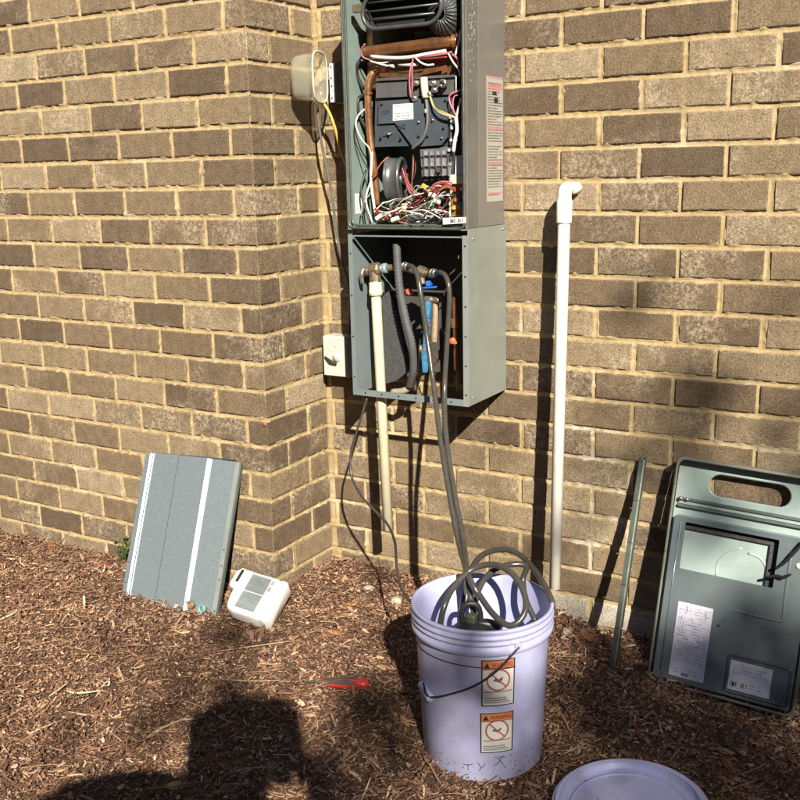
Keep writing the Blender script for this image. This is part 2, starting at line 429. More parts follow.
mortar_sheet('mortar', -0.004, 1.66, -0.16, 1.74, jointsB, lambda u, h, z: np.stack([u, D-h, z], 1), wallB, 51)
MB().box2((-4.7, 0.0065, -0.25), (-0.0065, D+0.2, 2.57)).build('mortar_core', M_MORTAR, wallA)
MB().box2((-0.003, D+0.0065, -0.25), (5.0, D+0.2, 2.57)).build('mortar_core', M_MORTAR, wallB)
# dab of red paint on the outside corner
p = at(266, 425, 0.0)
MB().tube([(p.x-0.009, -0.001, p.z-0.004), (p.x-0.003, -0.0018, p.z+0.004), (p.x+0.001, -0.0018, p.z-0.003)], [0.0015, 0.004, 0.0012], 6, n=3).build('paint_dab', pm('red_paint', (0.55, 0.09, 0.06), 0.6), wallA)

# ------------------------------------------------------------------ mulch: chips and pine straw (nobody could count these)
def scatter(n, dense):
    out = []
    while len(out) < n:
        if rng.random() < dense: x = rng.uniform(-1.9, 1.95); y = rng.uniform(-1.2, D)
        else: x = rng.uniform(-3.2, 3.6); y = rng.uniform(-2.4, D)
        if x < 0.006 and y > -0.004: continue
        out.append((x, y))
    return out
def flake_cloud(name, pts, lens, wids, thick, tilt, mat, bend, lift):
    n = len(pts); P = np.array(pts); l = lens(n); w = wids(n); a = rng.uniform(0, 2*math.pi, n); ti = rng.normal(0, tilt, n); tr = rng.normal(0, tilt, n)
    col = lambda *c: np.stack(c, 1)
    e = col(np.cos(a)*np.cos(ti), np.sin(a)*np.cos(ti), np.sin(ti)); s = col(-np.sin(a), np.cos(a), np.zeros(n)); up = np.cross(e, s)
    s = s*np.cos(tr)[:, None]+up*np.sin(tr)[:, None]; up = np.cross(e, s)
    gz = np.array([ground_z(x, y) for x, y in pts])
    c = col(P[:, 0], P[:, 1], gz+np.abs(rng.normal(0, lift, n))+np.abs(np.sin(ti))*l*0.3+0.001); b = rng.normal(0, bend, n)*l
    V = np.zeros((n, 9, 3))
    for k, (q, ww) in enumerate(((-0.5*np.ones(n), 0.35+0.5*rng.random(n)), (rng.uniform(-.15, .15, n), np.ones(n)), (0.5*np.ones(n), 0.15+0.6*rng.random(n)))):
        m = c+e*(l*q)[:, None]+s*(rng.normal(0, 0.12, n)*w)[:, None]
        if k == 1: m = m+up*b[:, None]
        V[:, 3*k] = m-s*(w*ww*.5)[:, None]; V[:, 3*k+1] = m+s*(w*ww*.5)[:, None]; V[:, 3*k+2] = m+up*thick
    f4 = np.array([(k, k+3, k+5, k+2) for k in (0, 3)]+[(k+2, k+5, k+4, k+1) for k in (0, 3)]); o = (np.arange(n)*9)[:, None, None]
    q = (f4[None]+o).reshape(-1, 4)
    me = bpy.data.meshes.new(name); me.vertices.add(n*9); me.vertices.foreach_set('co', V.astype(np.float32).ravel())
    me.loops.add(q.size); me.loops.foreach_set('vertex_index', q.astype(np.int32).ravel()); me.polygons.add(len(q)); me.polygons.foreach_set('loop_start', np.arange(0, q.size, 4, dtype=np.int32))
    me.update(calc_edges=True); return link(name, me, mat)
def lognorm(m, s, lo, hi): return lambda n: np.clip(m*np.exp(rng.normal(0, s, n)), lo, hi)
o = flake_cloud('wood_chips', scatter(60000, 0.85), lognorm(0.0105, 0.65, 0.003, 0.06), lognorm(0.0046, 0.5, 0.0012, 0.016), 0.0016, 0.36, M_CHIP, 0.05, 0.006)
tag(o, 'shredded brown wood mulch chips covering the bed', 'mulch', kind='stuff')
o = flake_cloud('mulch_crumbs', scatter(100000, 0.93), lognorm(0.0052, 0.45, 0.002, 0.014), lognorm(0.0030, 0.4, 0.001, 0.008), 0.0012, 0.4, M_CHIP, 0.05, 0.009)
tag(o, 'fine brown mulch crumbs between the wood chips', 'mulch', kind='stuff')
o = flake_cloud('pine_straw', scatter(5500, 0.8), lognorm(0.042, 0.5, 0.015, 0.15), lognorm(0.0013, 0.3, 0.0008, 0.003), 0.0011, 0.10, M_STRAW, 0.06, 0.010)
tag(o, 'thin dry pine straw strewn over the mulch', 'pine straw', kind='stuff')

# ------------------------------------------------------------------ shared materials of the objects
M_TEAL = pm('grey_green_coated_steel', (0.27, 0.36, 0.33), 0.42, 0.25, 0.10, 12, dirt=(0.20, 0.21, 0.18), dirt_amt=0.35)
M_TEAL2 = pm('panel_inside_steel', (0.42, 0.53, 0.51), 0.38, 0.2, 0.08, 9, dirt=(0.22, 0.24, 0.23), dirt_amt=0.3)
M_CASE = pm('taupe_painted_steel', (0.185, 0.178, 0.168), 0.33, 0.35, 0.10, 10, dirt=(0.30, 0.28, 0.25), dirt_amt=0.25, dscale=20)
M_COVER = pm('light_grey_green_steel', (0.275, 0.305, 0.28), 0.40, 0.2, 0.08, 8, dirt=(0.20, 0.21, 0.18), dirt_amt=0.3)
M_COVIN = pm('blue_grey_steel', (0.23, 0.28, 0.29), 0.42, 0.3, 0.10, 10)
M_GALV = pm('galvanised_steel', (0.29, 0.355, 0.40), 0.36, 0.55, 0.10, 120, dirt=(0.42, 0.45, 0.46), dirt_amt=0.3, dscale=220)
M_DARK = pm('dark_hole', (0.012, 0.011, 0.010), 0.8)
M_BLACK = pm('black_plastic', (0.022, 0.022, 0.024), 0.45)
M_DKGREY = pm('dark_grey_plastic', (0.06, 0.062, 0.065), 0.45, 0.1)
M_CTRL = pm('slate_blue_steel', (0.085, 0.105, 0.125), 0.42, 0.3, 0.12, 14)
M_COPPER = pm('dull_copper', (0.36, 0.165, 0.075), 0.38, 0.75, 0.3, 24, dirt=(0.13, 0.07, 0.04), dirt_amt=0.6)
M_COPPER2 = pm('bright_copper', (0.55, 0.27, 0.13), 0.30, 0.8, 0.25, 24)
M_BRASS = pm('tarnished_brass', (0.30, 0.24, 0.16), 0.45, 0.7, 0.3, 40, dirt=(0.13, 0.10, 0.07), dirt_amt=0.6)
M_STEEL = pm('bright_steel', (0.55, 0.55, 0.53), 0.28, 0.9, 0.15, 40)
M_ALU = pm('cast_aluminium', (0.42, 0.43, 0.45), 0.42, 0.8, 0.2, 50)
M_WHITE = pm('white_plastic', (0.80, 0.79, 0.75), 0.40, 0, 0.05, 20)
M_CREAM = pm('aged_cream_pvc', (0.70, 0.66, 0.47), 0.45, 0, 0.08, 18, dirt=(0.45, 0.40, 0.26), dirt_amt=0.45, dscale=30)
M_PVC = pm('white_pvc', (0.85, 0.84, 0.77), 0.35, 0, 0.04, 10, dirt=(0.55, 0.5, 0.38), dirt_amt=0.3, dscale=18)
M_JUG = pm('white_jug_plastic', (0.84, 0.85, 0.84), 0.35, 0, 0.03, 20)
M_HOSE = pm('grey_rubber_hose', (0.075, 0.070, 0.062), 0.18, 0.2, 0.15, 60)
M_CABLE = pm('grey_cable', (0.13, 0.13, 0.125), 0.4)
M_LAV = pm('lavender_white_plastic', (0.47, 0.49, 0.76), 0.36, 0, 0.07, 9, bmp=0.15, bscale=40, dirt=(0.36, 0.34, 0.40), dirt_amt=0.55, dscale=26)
M_BLUE = pm('blue_plastic', (0.03, 0.13, 0.55), 0.4)
M_LBLUE = pm('light_blue_plastic', (0.03, 0.17, 0.34), 0.4, 0, 0.4, 60, dirt=(0.25, 0.27, 0.28), dirt_amt=0.6, dscale=70)
M_ORANGE = pm('orange_red_plastic', (0.65, 0.13, 0.05), 0.45)
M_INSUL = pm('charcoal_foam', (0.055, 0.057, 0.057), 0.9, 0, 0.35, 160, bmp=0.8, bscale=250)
WIRE = {k: pm('wire_'+k, c, 0.42, 0, 0.06) for k, c in dict(red=(0.27, 0.03, 0.03), pink=(0.45, 0.15, 0.20), white=(0.74, 0.72, 0.66), black=(0.02, 0.02, 0.02), yellow=(0.55, 0.38, 0.08), orange=(0.33, 0.12, 0.05), grey=(0.28, 0.28, 0.27), cream=(0.65, 0.56, 0.38), green=(0.08, 0.2, 0.10), brown=(0.14, 0.06, 0.035)).items()}
M_PINK_PRINT = pm('red_print', (0.55, 0.20, 0.20), 0.5, 0, 0.2, 200)

def print_material(name, rows, cols, paper=(0.72, 0.72, 0.70), ink=(0.10, 0.10, 0.13), margin=0.05, dens=0.5):
    """rows of unreadable fine print on a sticker, from its uv map"""
    m, t, b = newmat(name); uv = t.nodes.new('ShaderNodeTexCoord').outputs['UV']
    sp = t.nodes.new('ShaderNodeSeparateXYZ'); t.links.new(uv, sp.inputs[0]); u, v = sp.outputs[0], sp.outputs[1]
    vr = math_(t, 'MULTIPLY', v, rows); row = math_(t, 'FLOOR', vr); fr = math_(t, 'FRACT', vr)
    band = math_(t, 'MULTIPLY', math_(t, 'GREATER_THAN', fr, 0.28), math_(t, 'LESS_THAN', fr, 0.80))
    cx = t.nodes.new('ShaderNodeCombineXYZ'); t.links.new(math_(t, 'MULTIPLY', u, cols), cx.inputs[0]); t.links.new(math_(t, 'MULTIPLY', row, 7.37), cx.inputs[1])
    t.links.new(math_(t, 'MULTIPLY', fr, 1.2), cx.inputs[2])
    let = math_(t, 'GREATER_THAN', noise_(t, cx.outputs[0], 1.0, 2, 0.6), 1-dens)
    c2 = t.nodes.new('ShaderNodeCombineXYZ'); t.links.new(math_(t, 'MULTIPLY', row, 3.71), c2.inputs[1])
    wn = t.nodes.new('ShaderNodeTexWhiteNoise'); wn.noise_dimensions = '3D'; t.links.new(c2.outputs[0], wn.inputs['Vector'])
    ln = math_(t, 'LESS_THAN', u, math_(t, 'ADD', 0.55, math_(t, 'MULTIPLY', wn.outputs[0], 0.6)))
    gap = math_(t, 'GREATER_THAN', wn.outputs[0], 0.10)
    mg = math_(t, 'MULTIPLY', math_(t, 'MULTIPLY', math_(t, 'GREATER_THAN', u, margin), math_(t, 'LESS_THAN', u, 1-margin)), math_(t, 'MULTIPLY', math_(t, 'GREATER_THAN', v, margin), math_(t, 'LESS_THAN', v, 1-margin)))
    k = math_(t, 'MULTIPLY', math_(t, 'MULTIPLY', math_(t, 'MULTIPLY', band, let), math_(t, 'MULTIPLY', ln, gap)), mg)
    o = mix(t, math_(t, 'MULTIPLY', k, 0.85), paper, ink)
    o = mix(t, 0.35, o, ramp(t, noise_(t, coords(t), 60, 4), [(0.3, (0.78, 0.77, 0.75)), (0.7, (1, 1, 1))]), 'MULTIPLY')
    t.links.new(o, b.inputs['Base Color']); b.inputs['Roughness'].default_value = 0.45; return m
def barcode_material(name):
    m, t, b = newmat(name); uv = t.nodes.new('ShaderNodeTexCoord').outputs['UV']
    sp = t.nodes.new('ShaderNodeSeparateXYZ'); t.links.new(uv, sp.inputs[0])
    wn = t.nodes.new('ShaderNodeTexWhiteNoise'); wn.noise_dimensions = '1D'; t.links.new(math_(t, 'FLOOR', math_(t, 'MULTIPLY', sp.outputs[0], 46.0)), wn.inputs['W'])
    t.links.new(mix(t, math_(t, 'GREATER_THAN', wn.outputs[0], 0.45), (0.7, 0.7, 0.68), (0.02, 0.02, 0.025)), b.inputs['Base Color']); b.inputs['Roughness'].default_value = 0.5; return m
M_BAR = barcode_material('barcode_print')
def sticker(name, corners, mat, parent, n=None, off=0.0007, div=1):
    """flat printed sheet: corners bl, br, tr, tl in world space, raised a hair above what it sticks to, with thickness"""
    inv = root_inv(parent); bl, br, tr, tl = [Vector(c) for c in corners]
    nn = (br-bl).cross(tl-bl).normalized()
    if n is not None and nn.dot(Vector(n)) < 0: nn = -nn
    top = [c+nn*off for c in (bl, br, tr, tl)]; bot = [c for c in (bl, br, tr, tl)]
    me = bpy.data.meshes.new(name)
    me.from_pydata([tuple(inv @ p) for p in top+bot], [], [(0, 1, 2, 3), (0, 4, 5, 1), (1, 5, 6, 2), (2, 6, 7, 3), (3, 7, 4, 0)])
    uvl = me.uv_layers.new(name='uv'); uvs = [(0, 0), (1, 0), (1, 1), (0, 1)]
    for p in me.polygons:
        for k, li in enumerate(p.loop_indices): uvl.data[li].uv = uvs[k] if p.index == 0 else (0, 0)
    return link(name, me, mat, parent)
def text_mesh(txt, size):
    cu = bpy.data.curves.new('t', 'FONT'); cu.body = txt; cu.size = size; cu.align_x = 'CENTER'; cu.align_y = 'CENTER'
    ob = bpy.data.objects.new('t', cu); COL.objects.link(ob)
    me = bpy.data.meshes.new_from_object(ob.evaluated_get(bpy.context.evaluated_depsgraph_get()))
    vs = [v.co.copy() for v in me.vertices]; fs = [list(p.vertices) for p in me.polygons]
    bpy.data.objects.remove(ob); bpy.data.meshes.remove(me); return vs, fs
def text_on(name, txt, size, M, mat, parent, off=0.0009):
    vs, fs = text_mesh(txt, size); inv = root_inv(parent)
    me = bpy.data.meshes.new(name); me.from_pydata([tuple(inv @ (M @ Vector((v.x, v.y, off)))) for v in vs], [], fs); return link(name, me, mat, parent)

# ------------------------------------------------------------------ water heater (upper cabinet, front cover taken off)
X0, X1, YF, YB = 0.250, 0.594, 0.0654, 0.2935
Z0, Z1 = 1.008, 1.66
wh = thing('water_heater', 'open grey wall-mounted tankless water heater with exposed copper pipes and wiring', 'water heater', ((X0+X1)/2, YB, Z0))
MB().box2((X0, YB-0.003, Z0), (X1, YB, Z1)).build('dark_back_panel', pm('shade_dark_steel', (0.05, 0.052, 0.05), 0.5, 0.3, 0.3), wh)  # the cabinet's inner shade is put into this panel's dark colour
MB().box2((X0, YF+0.002, Z0+0.003), (X0+0.0022, YB-0.003, Z1)).build('side_panel', M_TEAL, wh)
MB().box2((X1-0.0022, YF+0.002, Z0+0.003), (X1, YB-0.003, Z1), 0.0008).build('side_panel', M_CASE, wh)
MB().box2((X0, YF+0.002, Z0), (X1, YB-0.003, Z0+0.0028)).build('bottom_panel', M_TEAL, wh)
MB().box2((X0, YF+0.002, Z1), (X1, YB, Z1+0.003)).build('top_panel', M_CASE, wh)
rim = rrect(X0+0.003, Z0+0.004, X1-0.003, Z1-0.004, 0.016, 5)
rimo = MB().tube([(x, YF+0.002, z) for x, z in rim], 0.0036, 8, closed=True)
rimo.tube([(x+(0.006 if x < 0.42 else -0.006), YF+0.009, z+(0.006 if z < 1.3 else -0.006)) for x, z in rim], 0.0032, 6, closed=True)
rimo.build('rim', pm('dull_rim_steel', (0.12, 0.13, 0.12), 0.4, 0.4, 0.25, 40), wh)
for k in range(3):     # pressed fold lines on the outside of the right side
    MB().box2((X1-0.001, YF+0.010+k*0.004, Z0+0.004), (X1+0.0008, YF+0.0118+k*0.004, Z1-0.01)).build('fold', M_CASE if k else pm('fold_edge', (0.33, 0.32, 0.29), 0.35, 0.5), wh)
MB().box2((X1-0.0005, YF+0.075, Z0+0.004), (X1+0.0009, YB-0.001, Z1-0.01), 0.0004).build('side_skin', pm('taupe_painted_steel_b', (0.22, 0.212, 0.20), 0.36, 0.3, 0.08, 10), wh)
for k in range(60):    # scuffed spots high on the right side
    if k == 0: sc = MB()
    y = 0.105+random.gauss(0, 0.011); z = 1.505+random.gauss(0, 0.055); q = random.uniform(0.0008, 0.0028)
    sc.box((X1+0.00015, y, z), (0.0006, q, q*random.uniform(1, 3.5)))
o = sc.build('scuff', pm('bare_scuffed_metal', (0.50, 0.48, 0.44), 0.5, 0.2), wh); o['kind'] = 'stuff'
# long warning sticker on the right side
c = [atx(485, 205, X1+0.001), atx(502, 198, X1+0.001), atx(503, 79, X1+0.001), atx(488, 75, X1+0.001)]
zt, zb = (c[3].z+c[2].z)/2, (c[0].z+c[1].z)/2; ya, yb = (c[0].y+c[3].y)/2, (c[1].y+c[2].y)/2
XS = X1+0.0012
ws = sticker('warning_sticker', [(XS, ya, zb), (XS, yb, zb), (XS, yb, zt), (XS, ya, zt)], print_material('sticker_print', 46, 60, (0.42, 0.40, 0.36), (0.09, 0.085, 0.08), 0.04, 0.58), wh, (1, 0, 0))
def sbar(name, f0, f1, g0, g1, mat):
    z0 = zt+(zb-zt)*f0; z1 = zt+(zb-zt)*f1; a = ya+(yb-ya)*g0; b = ya+(yb-ya)*g1
    return MB().box2((XS+0.0004, a, z1), (XS+0.0011, b, z0)).build(name, mat, ws)
for f0, f1 in ((0.075, 0.098), (0.40, 0.412), (0.685, 0.70), (0.925, 0.935)): sbar('print_bar', f0, f1, 0.05, 0.98, M_PINK_PRINT)
sbar('print_frame', 0.005, 0.012, 0.1, 0.98, M_PINK_PRINT); sbar('print_frame', 0.06, 0.066, 0.1, 0.98, M_PINK_PRINT)
sbar('print_picture', 0.115, 0.145, 0.35, 0.6, WIRE['black']); sbar('print_picture', 0.165, 0.205, 0.45, 0.68, WIRE['black'])

# --- exhaust grille at the top
vc = at(401, 9, 0.088); vw = at(441, 8, 0.088).x-at(362, 14, 0.088).x; vh = 0.080
Mv = frame(vc, (1, 0, 0), (0, 0, 1))               # local x = X, y = Z, z = -Y (towards the camera)
gr = MB().tube([Mv @ Vector((x, y, 0)) for x, y in stadium(vw, vh, 10)], 0.0052, 8, closed=True).build('vent_ring', pm('grille_grey', (0.085, 0.088, 0.09), 0.35, 0.3), wh)
mb = MB(); st = stadium(vw-0.006, vh-0.006, 10)
n = len(st); sc_ = [(1, 0.0), (1.03, -0.03), (1.05, -0.075)]
mb.add([Mv @ Vector((x*s, y*s, z)) for s, z in sc_ for x, y in st], [[i*n+k, i*n+(k+1) % n, (i+1)*n+(k+1) % n, (i+1)*n+k] for i in range(2) for k in range(n)], True)
mb.build('vent_duct', M_DKGREY, wh)
MB().prism(st, Mv @ Matrix.Translation((0, 0, -0.05)), 0.002).build('vent_back', M_DARK, wh)
for k, yy in enumerate((-0.018, 0.002, 0.022)):
    hw = vw/2-0.009-(0.01 if k != 1 else 0)
    MB().tube([Mv @ Vector((-hw, yy, 0.0)), Mv @ Vector((hw, yy, 0.0))], 0.0028, 6).build('vent_bar', MATS['grille_grey'], gr)
fc = at(443, 14, 0.11)
mb = MB()
for k in range(16):
    a = R(-115+k*15); mb.tube([fc+Vector((0.016*math.cos(a), -0.02, 0.016*math.sin(a))), fc+Vector((0.05*math.cos(a), 0.005, 0.05*math.sin(a)))], 0.0022, 5)
mb.lathe([(0.015, -0.02), (0.05, 0.006), (0.05, 0.05)], fc, (0, 1, 0), 28)
mb.build('flue_cone', pm('grey_flue', (0.10, 0.105, 0.108), 0.4, 0.4), wh)
MB().box2(at(352, 12, 0.085)-Vector((0.0, 0, 0.002)), at(366, 4, 0.10), 0.001).build('clip', M_BRASS, wh)
# --- heat exchanger and burner block
a, b = at(367, 90, 0.165), at(459, 8, 0.165)
MB().box2((a.x, 0.165, a.z), (b.x, 0.285, b.z), 0.004).build('heat_exchanger', M_COPPER, wh)
a, b = at(372, 49, 0.15), at(431, 24, 0.15); MB().box2((a.x, 0.15, a.z), (b.x, 0.168, b.z), 0.003).build('burner_door', pm('dark_copper', (0.075, 0.045, 0.03), 0.55, 0.5, 0.3), wh)  # door block in a darker copper brown
a, b = at(434, 44, 0.155), at(457, 25, 0.155); MB().box2((a.x, 0.155, a.z), (b.x, 0.168, b.z), 0.002).build('copper_plate', M_COPPER2, wh)
a, b = at(450, 47, 0.14), at(457, 22, 0.14); MB().box2((a.x, 0.14, a.z), (b.x, 0.155, b.z), 0.002).build('bracket', M_COPPER2, wh)
sticker('rating_label', [at(415, 38, 0.149), at(434, 37, 0.149), at(434, 31, 0.149), at(415, 32, 0.149)], pm('dull_label', (0.25, 0.27, 0.30), 0.5), wh, (0, -1, 0))
MB().box2(at(439, 38, 0.152), at(443, 32, 0.1545)).build('stamp', M_BLACK, wh)
cp = MB().tube([at(364, 52.5, 0.135), at(382, 50.5, 0.127), at(420, 45.5, 0.125), at(449, 42, 0.127), at(461, 40.5, 0.14)], [0.015, 0.0155, 0.0155, 0.0155, 0.013], 14, n=5).build('copper_pipe', M_COPPER, wh)
MB().cyl(at(452, 42, 0.129), at(456, 41.3, 0.132), 0.0195).build('collar', M_COPPER2, cp)
MB().cyl(at(456, 35, 0.12), at(460, 34, 0.128), 0.008).build('bolt', M_STEEL, wh)
vp = MB().tube([at(379, 69, 0.15), at(372, 74, 0.14), at(368.5, 84, 0.135), at(368, 100, 0.135), at(369.5, 130, 0.137), at(374, 168, 0.14), at(378, 205, 0.145)], 0.0095, 12, n=6).build('copper_pipe', M_COPPER2, wh)
MB().cyl(at(368.3, 95, 0.135), at(368.3, 92, 0.135), 0.0118).build('collar', M_COPPER, vp)
# --- controller
def plate(name, px, Y, t, mat, parent=wh):
    q = [at(x, y, Y) for x, y in px]; Mx = frame((0, Y, 0), (1, 0, 0), (0, 0, 1))
    return MB().prism([(p.x, p.z) for p in q], Mx, -t).build(name, mat, parent)
plate('control_back', [(374, 147), (401, 146), (420, 150), (423, 181), (450, 178), (456, 74), (376, 79)], 0.137, 0.012, pm('slate_dark', (0.065, 0.075, 0.085), 0.45, 0.3), wh)
plate('control_head', [(376, 98), (457, 94), (457, 78), (376, 82)], 0.128, 0.010, pm('warm_grey_steel', (0.12, 0.118, 0.118), 0.45, 0.3), wh)
plate('control_plate', [(378, 124), (395, 123), (413, 147), (441, 145), (447, 138), (448, 97), (379, 101)], 0.119, 0.010, M_CTRL, wh)
plate('control_plate', [(375, 147), (408, 146), (394, 125), (375, 126)], 0.125, 0.006, pm('slate_mid', (0.075, 0.095, 0.11), 0.42, 0.3), wh)
plate('control_edge', [(376, 81), (457, 77), (457, 74.5), (376, 78.5)], 0.122, 0.02, pm('strip_grey', (0.10, 0.10, 0.10), 0.5, 0.2), wh)
q = [at(x, y, 0.1185) for x, y in ((393, 121), (413.5, 119), (413, 103), (393, 104.5))]
sticker('white_label', q, print_material('label_print', 6, 18, (0.80, 0.79, 0.76), (0.15, 0.15, 0.17), 0.06, 0.55), wh, (0, -1, 0))
Mt = lambda x, y, Y: frame(at(x, y, Y), (1, 0, 0), (0, 0, 1))
text_on('marking', 'NG', 0.016, Mt(402, 127, 0.1185), M_BLACK, wh)
text_on('marking', '121F', 0.0135, Mt(385.3, 112.5, 0.1185), M_BLACK, wh)
for x, y in ((381, 104), (445, 100), (418, 122), (432, 120), (445, 121), (418, 136), (427, 136), (441, 138), (380, 137), (388, 134), (400, 138), (424, 100), (443, 128)):
    MB().lathe([(0, 0), (0.0028, 0), (0.0033, -0.001), (0.0033, -0.004)], at(x, y, 0.114), (0, -1, 0), 8).build('screw', M_BLACK if (x+y) % 3 else M_STEEL, wh)
plate('bracket', [(383, 136), (392, 134), (393, 130), (384, 132)], 0.121, 0.004, M_STEEL)
# fittings at the controller's top edge
MB().tube([at(424, 78, 0.115), at(424.5, 88, 0.112), at(426, 98, 0.113)], 0.0095, 10, n=4).build('sensor_boot', M_CREAM, wh)
MB().tube([at(426, 99, 0.113), at(427.5, 112, 0.110), at(427, 126, 0.108), at(422, 140, 0.11), at(412, 149, 0.118)], 0.0042, 8, n=6).build('sensor_tube', M_CABLE, wh)
MB().cyl(at(426.5, 109, 0.111), at(426.8, 113, 0.111), 0.0052).build('tube_clip', M_CREAM, wh)
for x, y in ((416.5, 83), (433.5, 83), (435, 90), (430, 94), (415, 98)):
    p = at(x, y, 0.119); mb = MB().box(p, (0.017, 0.013, 0.014), None, 0.003)
    mb.cyl(p+Vector((0, -0.004, 0)), p+Vector((0, -0.012, 0)), 0.0045, 8); mb.build('fitting', M_STEEL, wh)
MB().lathe([(0.0055, 0), (0.0105, 0), (0.0105, -0.010), (0.0055, -0.010)], at(444, 83.5, 0.118), (0, 1, 0), 18).build('port_ring', M_STEEL, wh)
# --- gas manifold
mf = plate('manifold', [(422, 177), (450, 175), (455, 146), (420, 149)], 0.128, 0.02, M_ALU)
for x in (424, 430, 436, 442, 448): MB().box2(at(x, 176, 0.118), at(x+1.4, 150, 0.128), 0.001).build('rib', M_ALU, mf)
for y in (155, 166): MB().box2(at(421, y+1, 0.119), at(451, y-1, 0.1275), 0.001).build('rib', M_ALU, mf)
MB().cyl(at(438, 170, 0.128), at(438, 170, 0.112), 0.007).build('port', M_BLACK, mf)
for x, y in ((450, 118), (452, 128), (451, 140), (449, 150), (456, 140)): MB().cyl(at(x, y, 0.125), at(x, y, 0.112), 0.0045, 10).build('stud', M_ALU, mf)
MB().tube([at(451, 110, 0.122), at(451, 145, 0.122)], 0.0035, 8).build('rod', M_STEEL, mf)
# --- fan
fcen = at(396, 179, 0.14); fax = Vector((0.955, 0.26, 0.0)).normalized()
MB().lathe([(0.0, -0.022), (0.052, -0.022), (0.056, -0.019), (0.056, -0.016), (0.0535, -0.015), (0.0535, 0.013), (0.056, 0.014), (0.056, 0.018), (0.052, 0.021), (0.046, 0.021), (0.044, 0.016), (0.0, 0.016)], fcen, fax, 40).build('fan_housing', pm('fan_grey', (0.17, 0.18, 0.185), 0.33, 0.6, 0.1, 18), wh)
MB().lathe([(0, 0.028), (0.012, 0.028), (0.014, 0.024), (0.014, 0.014)], fcen, fax, 20).build('fan_hub', M_ALU, wh)
# --- circuit board and labels
a, b = at(451, 216, 0.135), at(465, 174, 0.135)
pc = MB().box2((a.x, 0.135, a.z), (b.x, 0.138, b.z)).build('circuit_board', pm('amber_board', (0.24, 0.12, 0.03), 0.4), wh)
MB().tube([at(450, 216.5, 0.132), at(465, 215, 0.132), at(465, 174, 0.132), at(450, 175, 0.132)], 0.0028, 6, closed=True).build('board_frame', M_CREAM, pc)
a, b = at(451, 184, 0.132), at(464, 175, 0.125); MB().box2(a, b, 0.001).build('socket', M_CREAM, pc)
for k, (x, y, mt) in enumerate(((455, 190, 'red'), (460, 193, 'brown'), (456, 200, 'orange'), (461, 206, 'grey'), (454, 208, 'yellow'), (459, 199, 'green'), (453, 195, 'black'), (462, 189, 'cream'))):
    MB().box(at(x, y, 0.130), (0.008, 0.010, 0.010), None, 0.0015).build('component', WIRE[mt], pc)
MB().cyl(at(460.5, 204, 0.134), at(460.5, 204, 0.118), 0.006, 12).build('capacitor', M_LBLUE, pc)
sticker('barcode_label', [at(443, 224.5, YF-0.0022), at(466, 223, YF-0.0022), at(466, 217, YF-0.0022), at(443, 218, YF-0.0022)], pm('label_white', (0.75, 0.75, 0.72), 0.5, 0, 0.03), wh, (0, -1, 0))
sticker('barcode', [at(450, 222.8, YF-0.003), at(463, 222, YF-0.003), at(463, 218.5, YF-0.003), at(450, 219.2, YF-0.003)], M_BAR, wh, (0, -1, 0))
sticker('side_label', [atx(355.5, 214, X0+0.0024), atx(362, 213, X0+0.0024), atx(361.5, 193.5, X0+0.0024), atx(355, 193.5, X0+0.0024)], print_material('side_print', 9, 10, (0.80, 0.80, 0.77), (0.35, 0.35, 0.35)), wh, (1, 0, 0))
sticker('spec_label', [at(455, 175, 0.126), at(463, 174, 0.126), at(463, 155, 0.126), at(456, 156, 0.126)], pm('pale_label', (0.62, 0.68, 0.70), 0.5, 0, 0.05), wh, (0, -1, 0))
# --- harness and wires
def wire(pts, col, r=0.0019, name='wire'):
    return MB().tube([at(x, y, Y) for x, y, Y in pts], r, 6, n=5).build(name, WIRE[col], wh)
wire([(371, 56.5, .112), (390, 58, .106), (408, 57.5, .105), (428, 54, .106), (446, 51, .11)], 'white', 0.0046, 'heat_sleeve')
wire([(389, 65.5, .12), (394, 66, .118)], 'white', 0.0046, 'heat_sleeve'); wire([(399, 65, .118), (417, 64.5, .118)], 'white', 0.0044, 'heat_sleeve')
wire([(370, 61, .115), (380, 64, .112), (388, 66, .115)], 'white', 0.0022); wire([(392, 60, .11), (383, 63, .112), (372, 62, .115)], 'white', 0.002)
wire([(414, 56, .104), (420, 62, .105), (427, 65, .11), (434, 64.5, .114)], 'white', 0.0026)
wire([(365, 44, .10), (361, 50, .105), (363, 57, .11), (370, 60, .115)], 'pink', 0.0022)
wire([(418, 57, .107), (430, 56, .106), (444, 54, .108), (452, 52, .112)], 'pink', 0.0026); wire([(416, 59, .109), (430, 58.5, .107), (447, 57, .11)], 'red', 0.002)
wire([(461, 30, .115), (459, 42, .11), (455, 56, .11)], 'white', 0.003); wire([(448, 53, .11), (453, 62, .108), (459, 70, .11), (460, 76, .115)], 'white', 0.0024)
wire([(452, 54, .11), (458, 60, .11), (459, 72, .112)], 'pink', 0.0026); wire([(455, 56, .112), (461, 64, .112), (461, 74, .114)], 'red', 0.002)
wire([(412, 62, .106), (410, 72, .104), (409.5, 84, .106), (411, 98, .11)], 'pink', 0.0024); wire([(413, 58, .105), (412, 74, .103), (412.5, 88, .105), (410, 97, .11)], 'pink', 0.0018)
wire([(430, 97, .112), (434, 107, .104), (441, 113, .1), (450, 116, .1), (457, 118, .104)], 'cream', 0.0024); wire([(430, 95, .112), (435, 108, .102), (443, 112, .098), (455, 117, .102)], 'yellow', 0.0016)
wire([(462, 90, .11), (453, 93, .105), (449, 98, .104), (452, 108, .103), (457, 117, .104)], 'pink', 0.0026); wire([(460, 95, .11), (454, 97, .106), (453, 108, .102), (456, 116, .103)], 'pink', 0.0018)
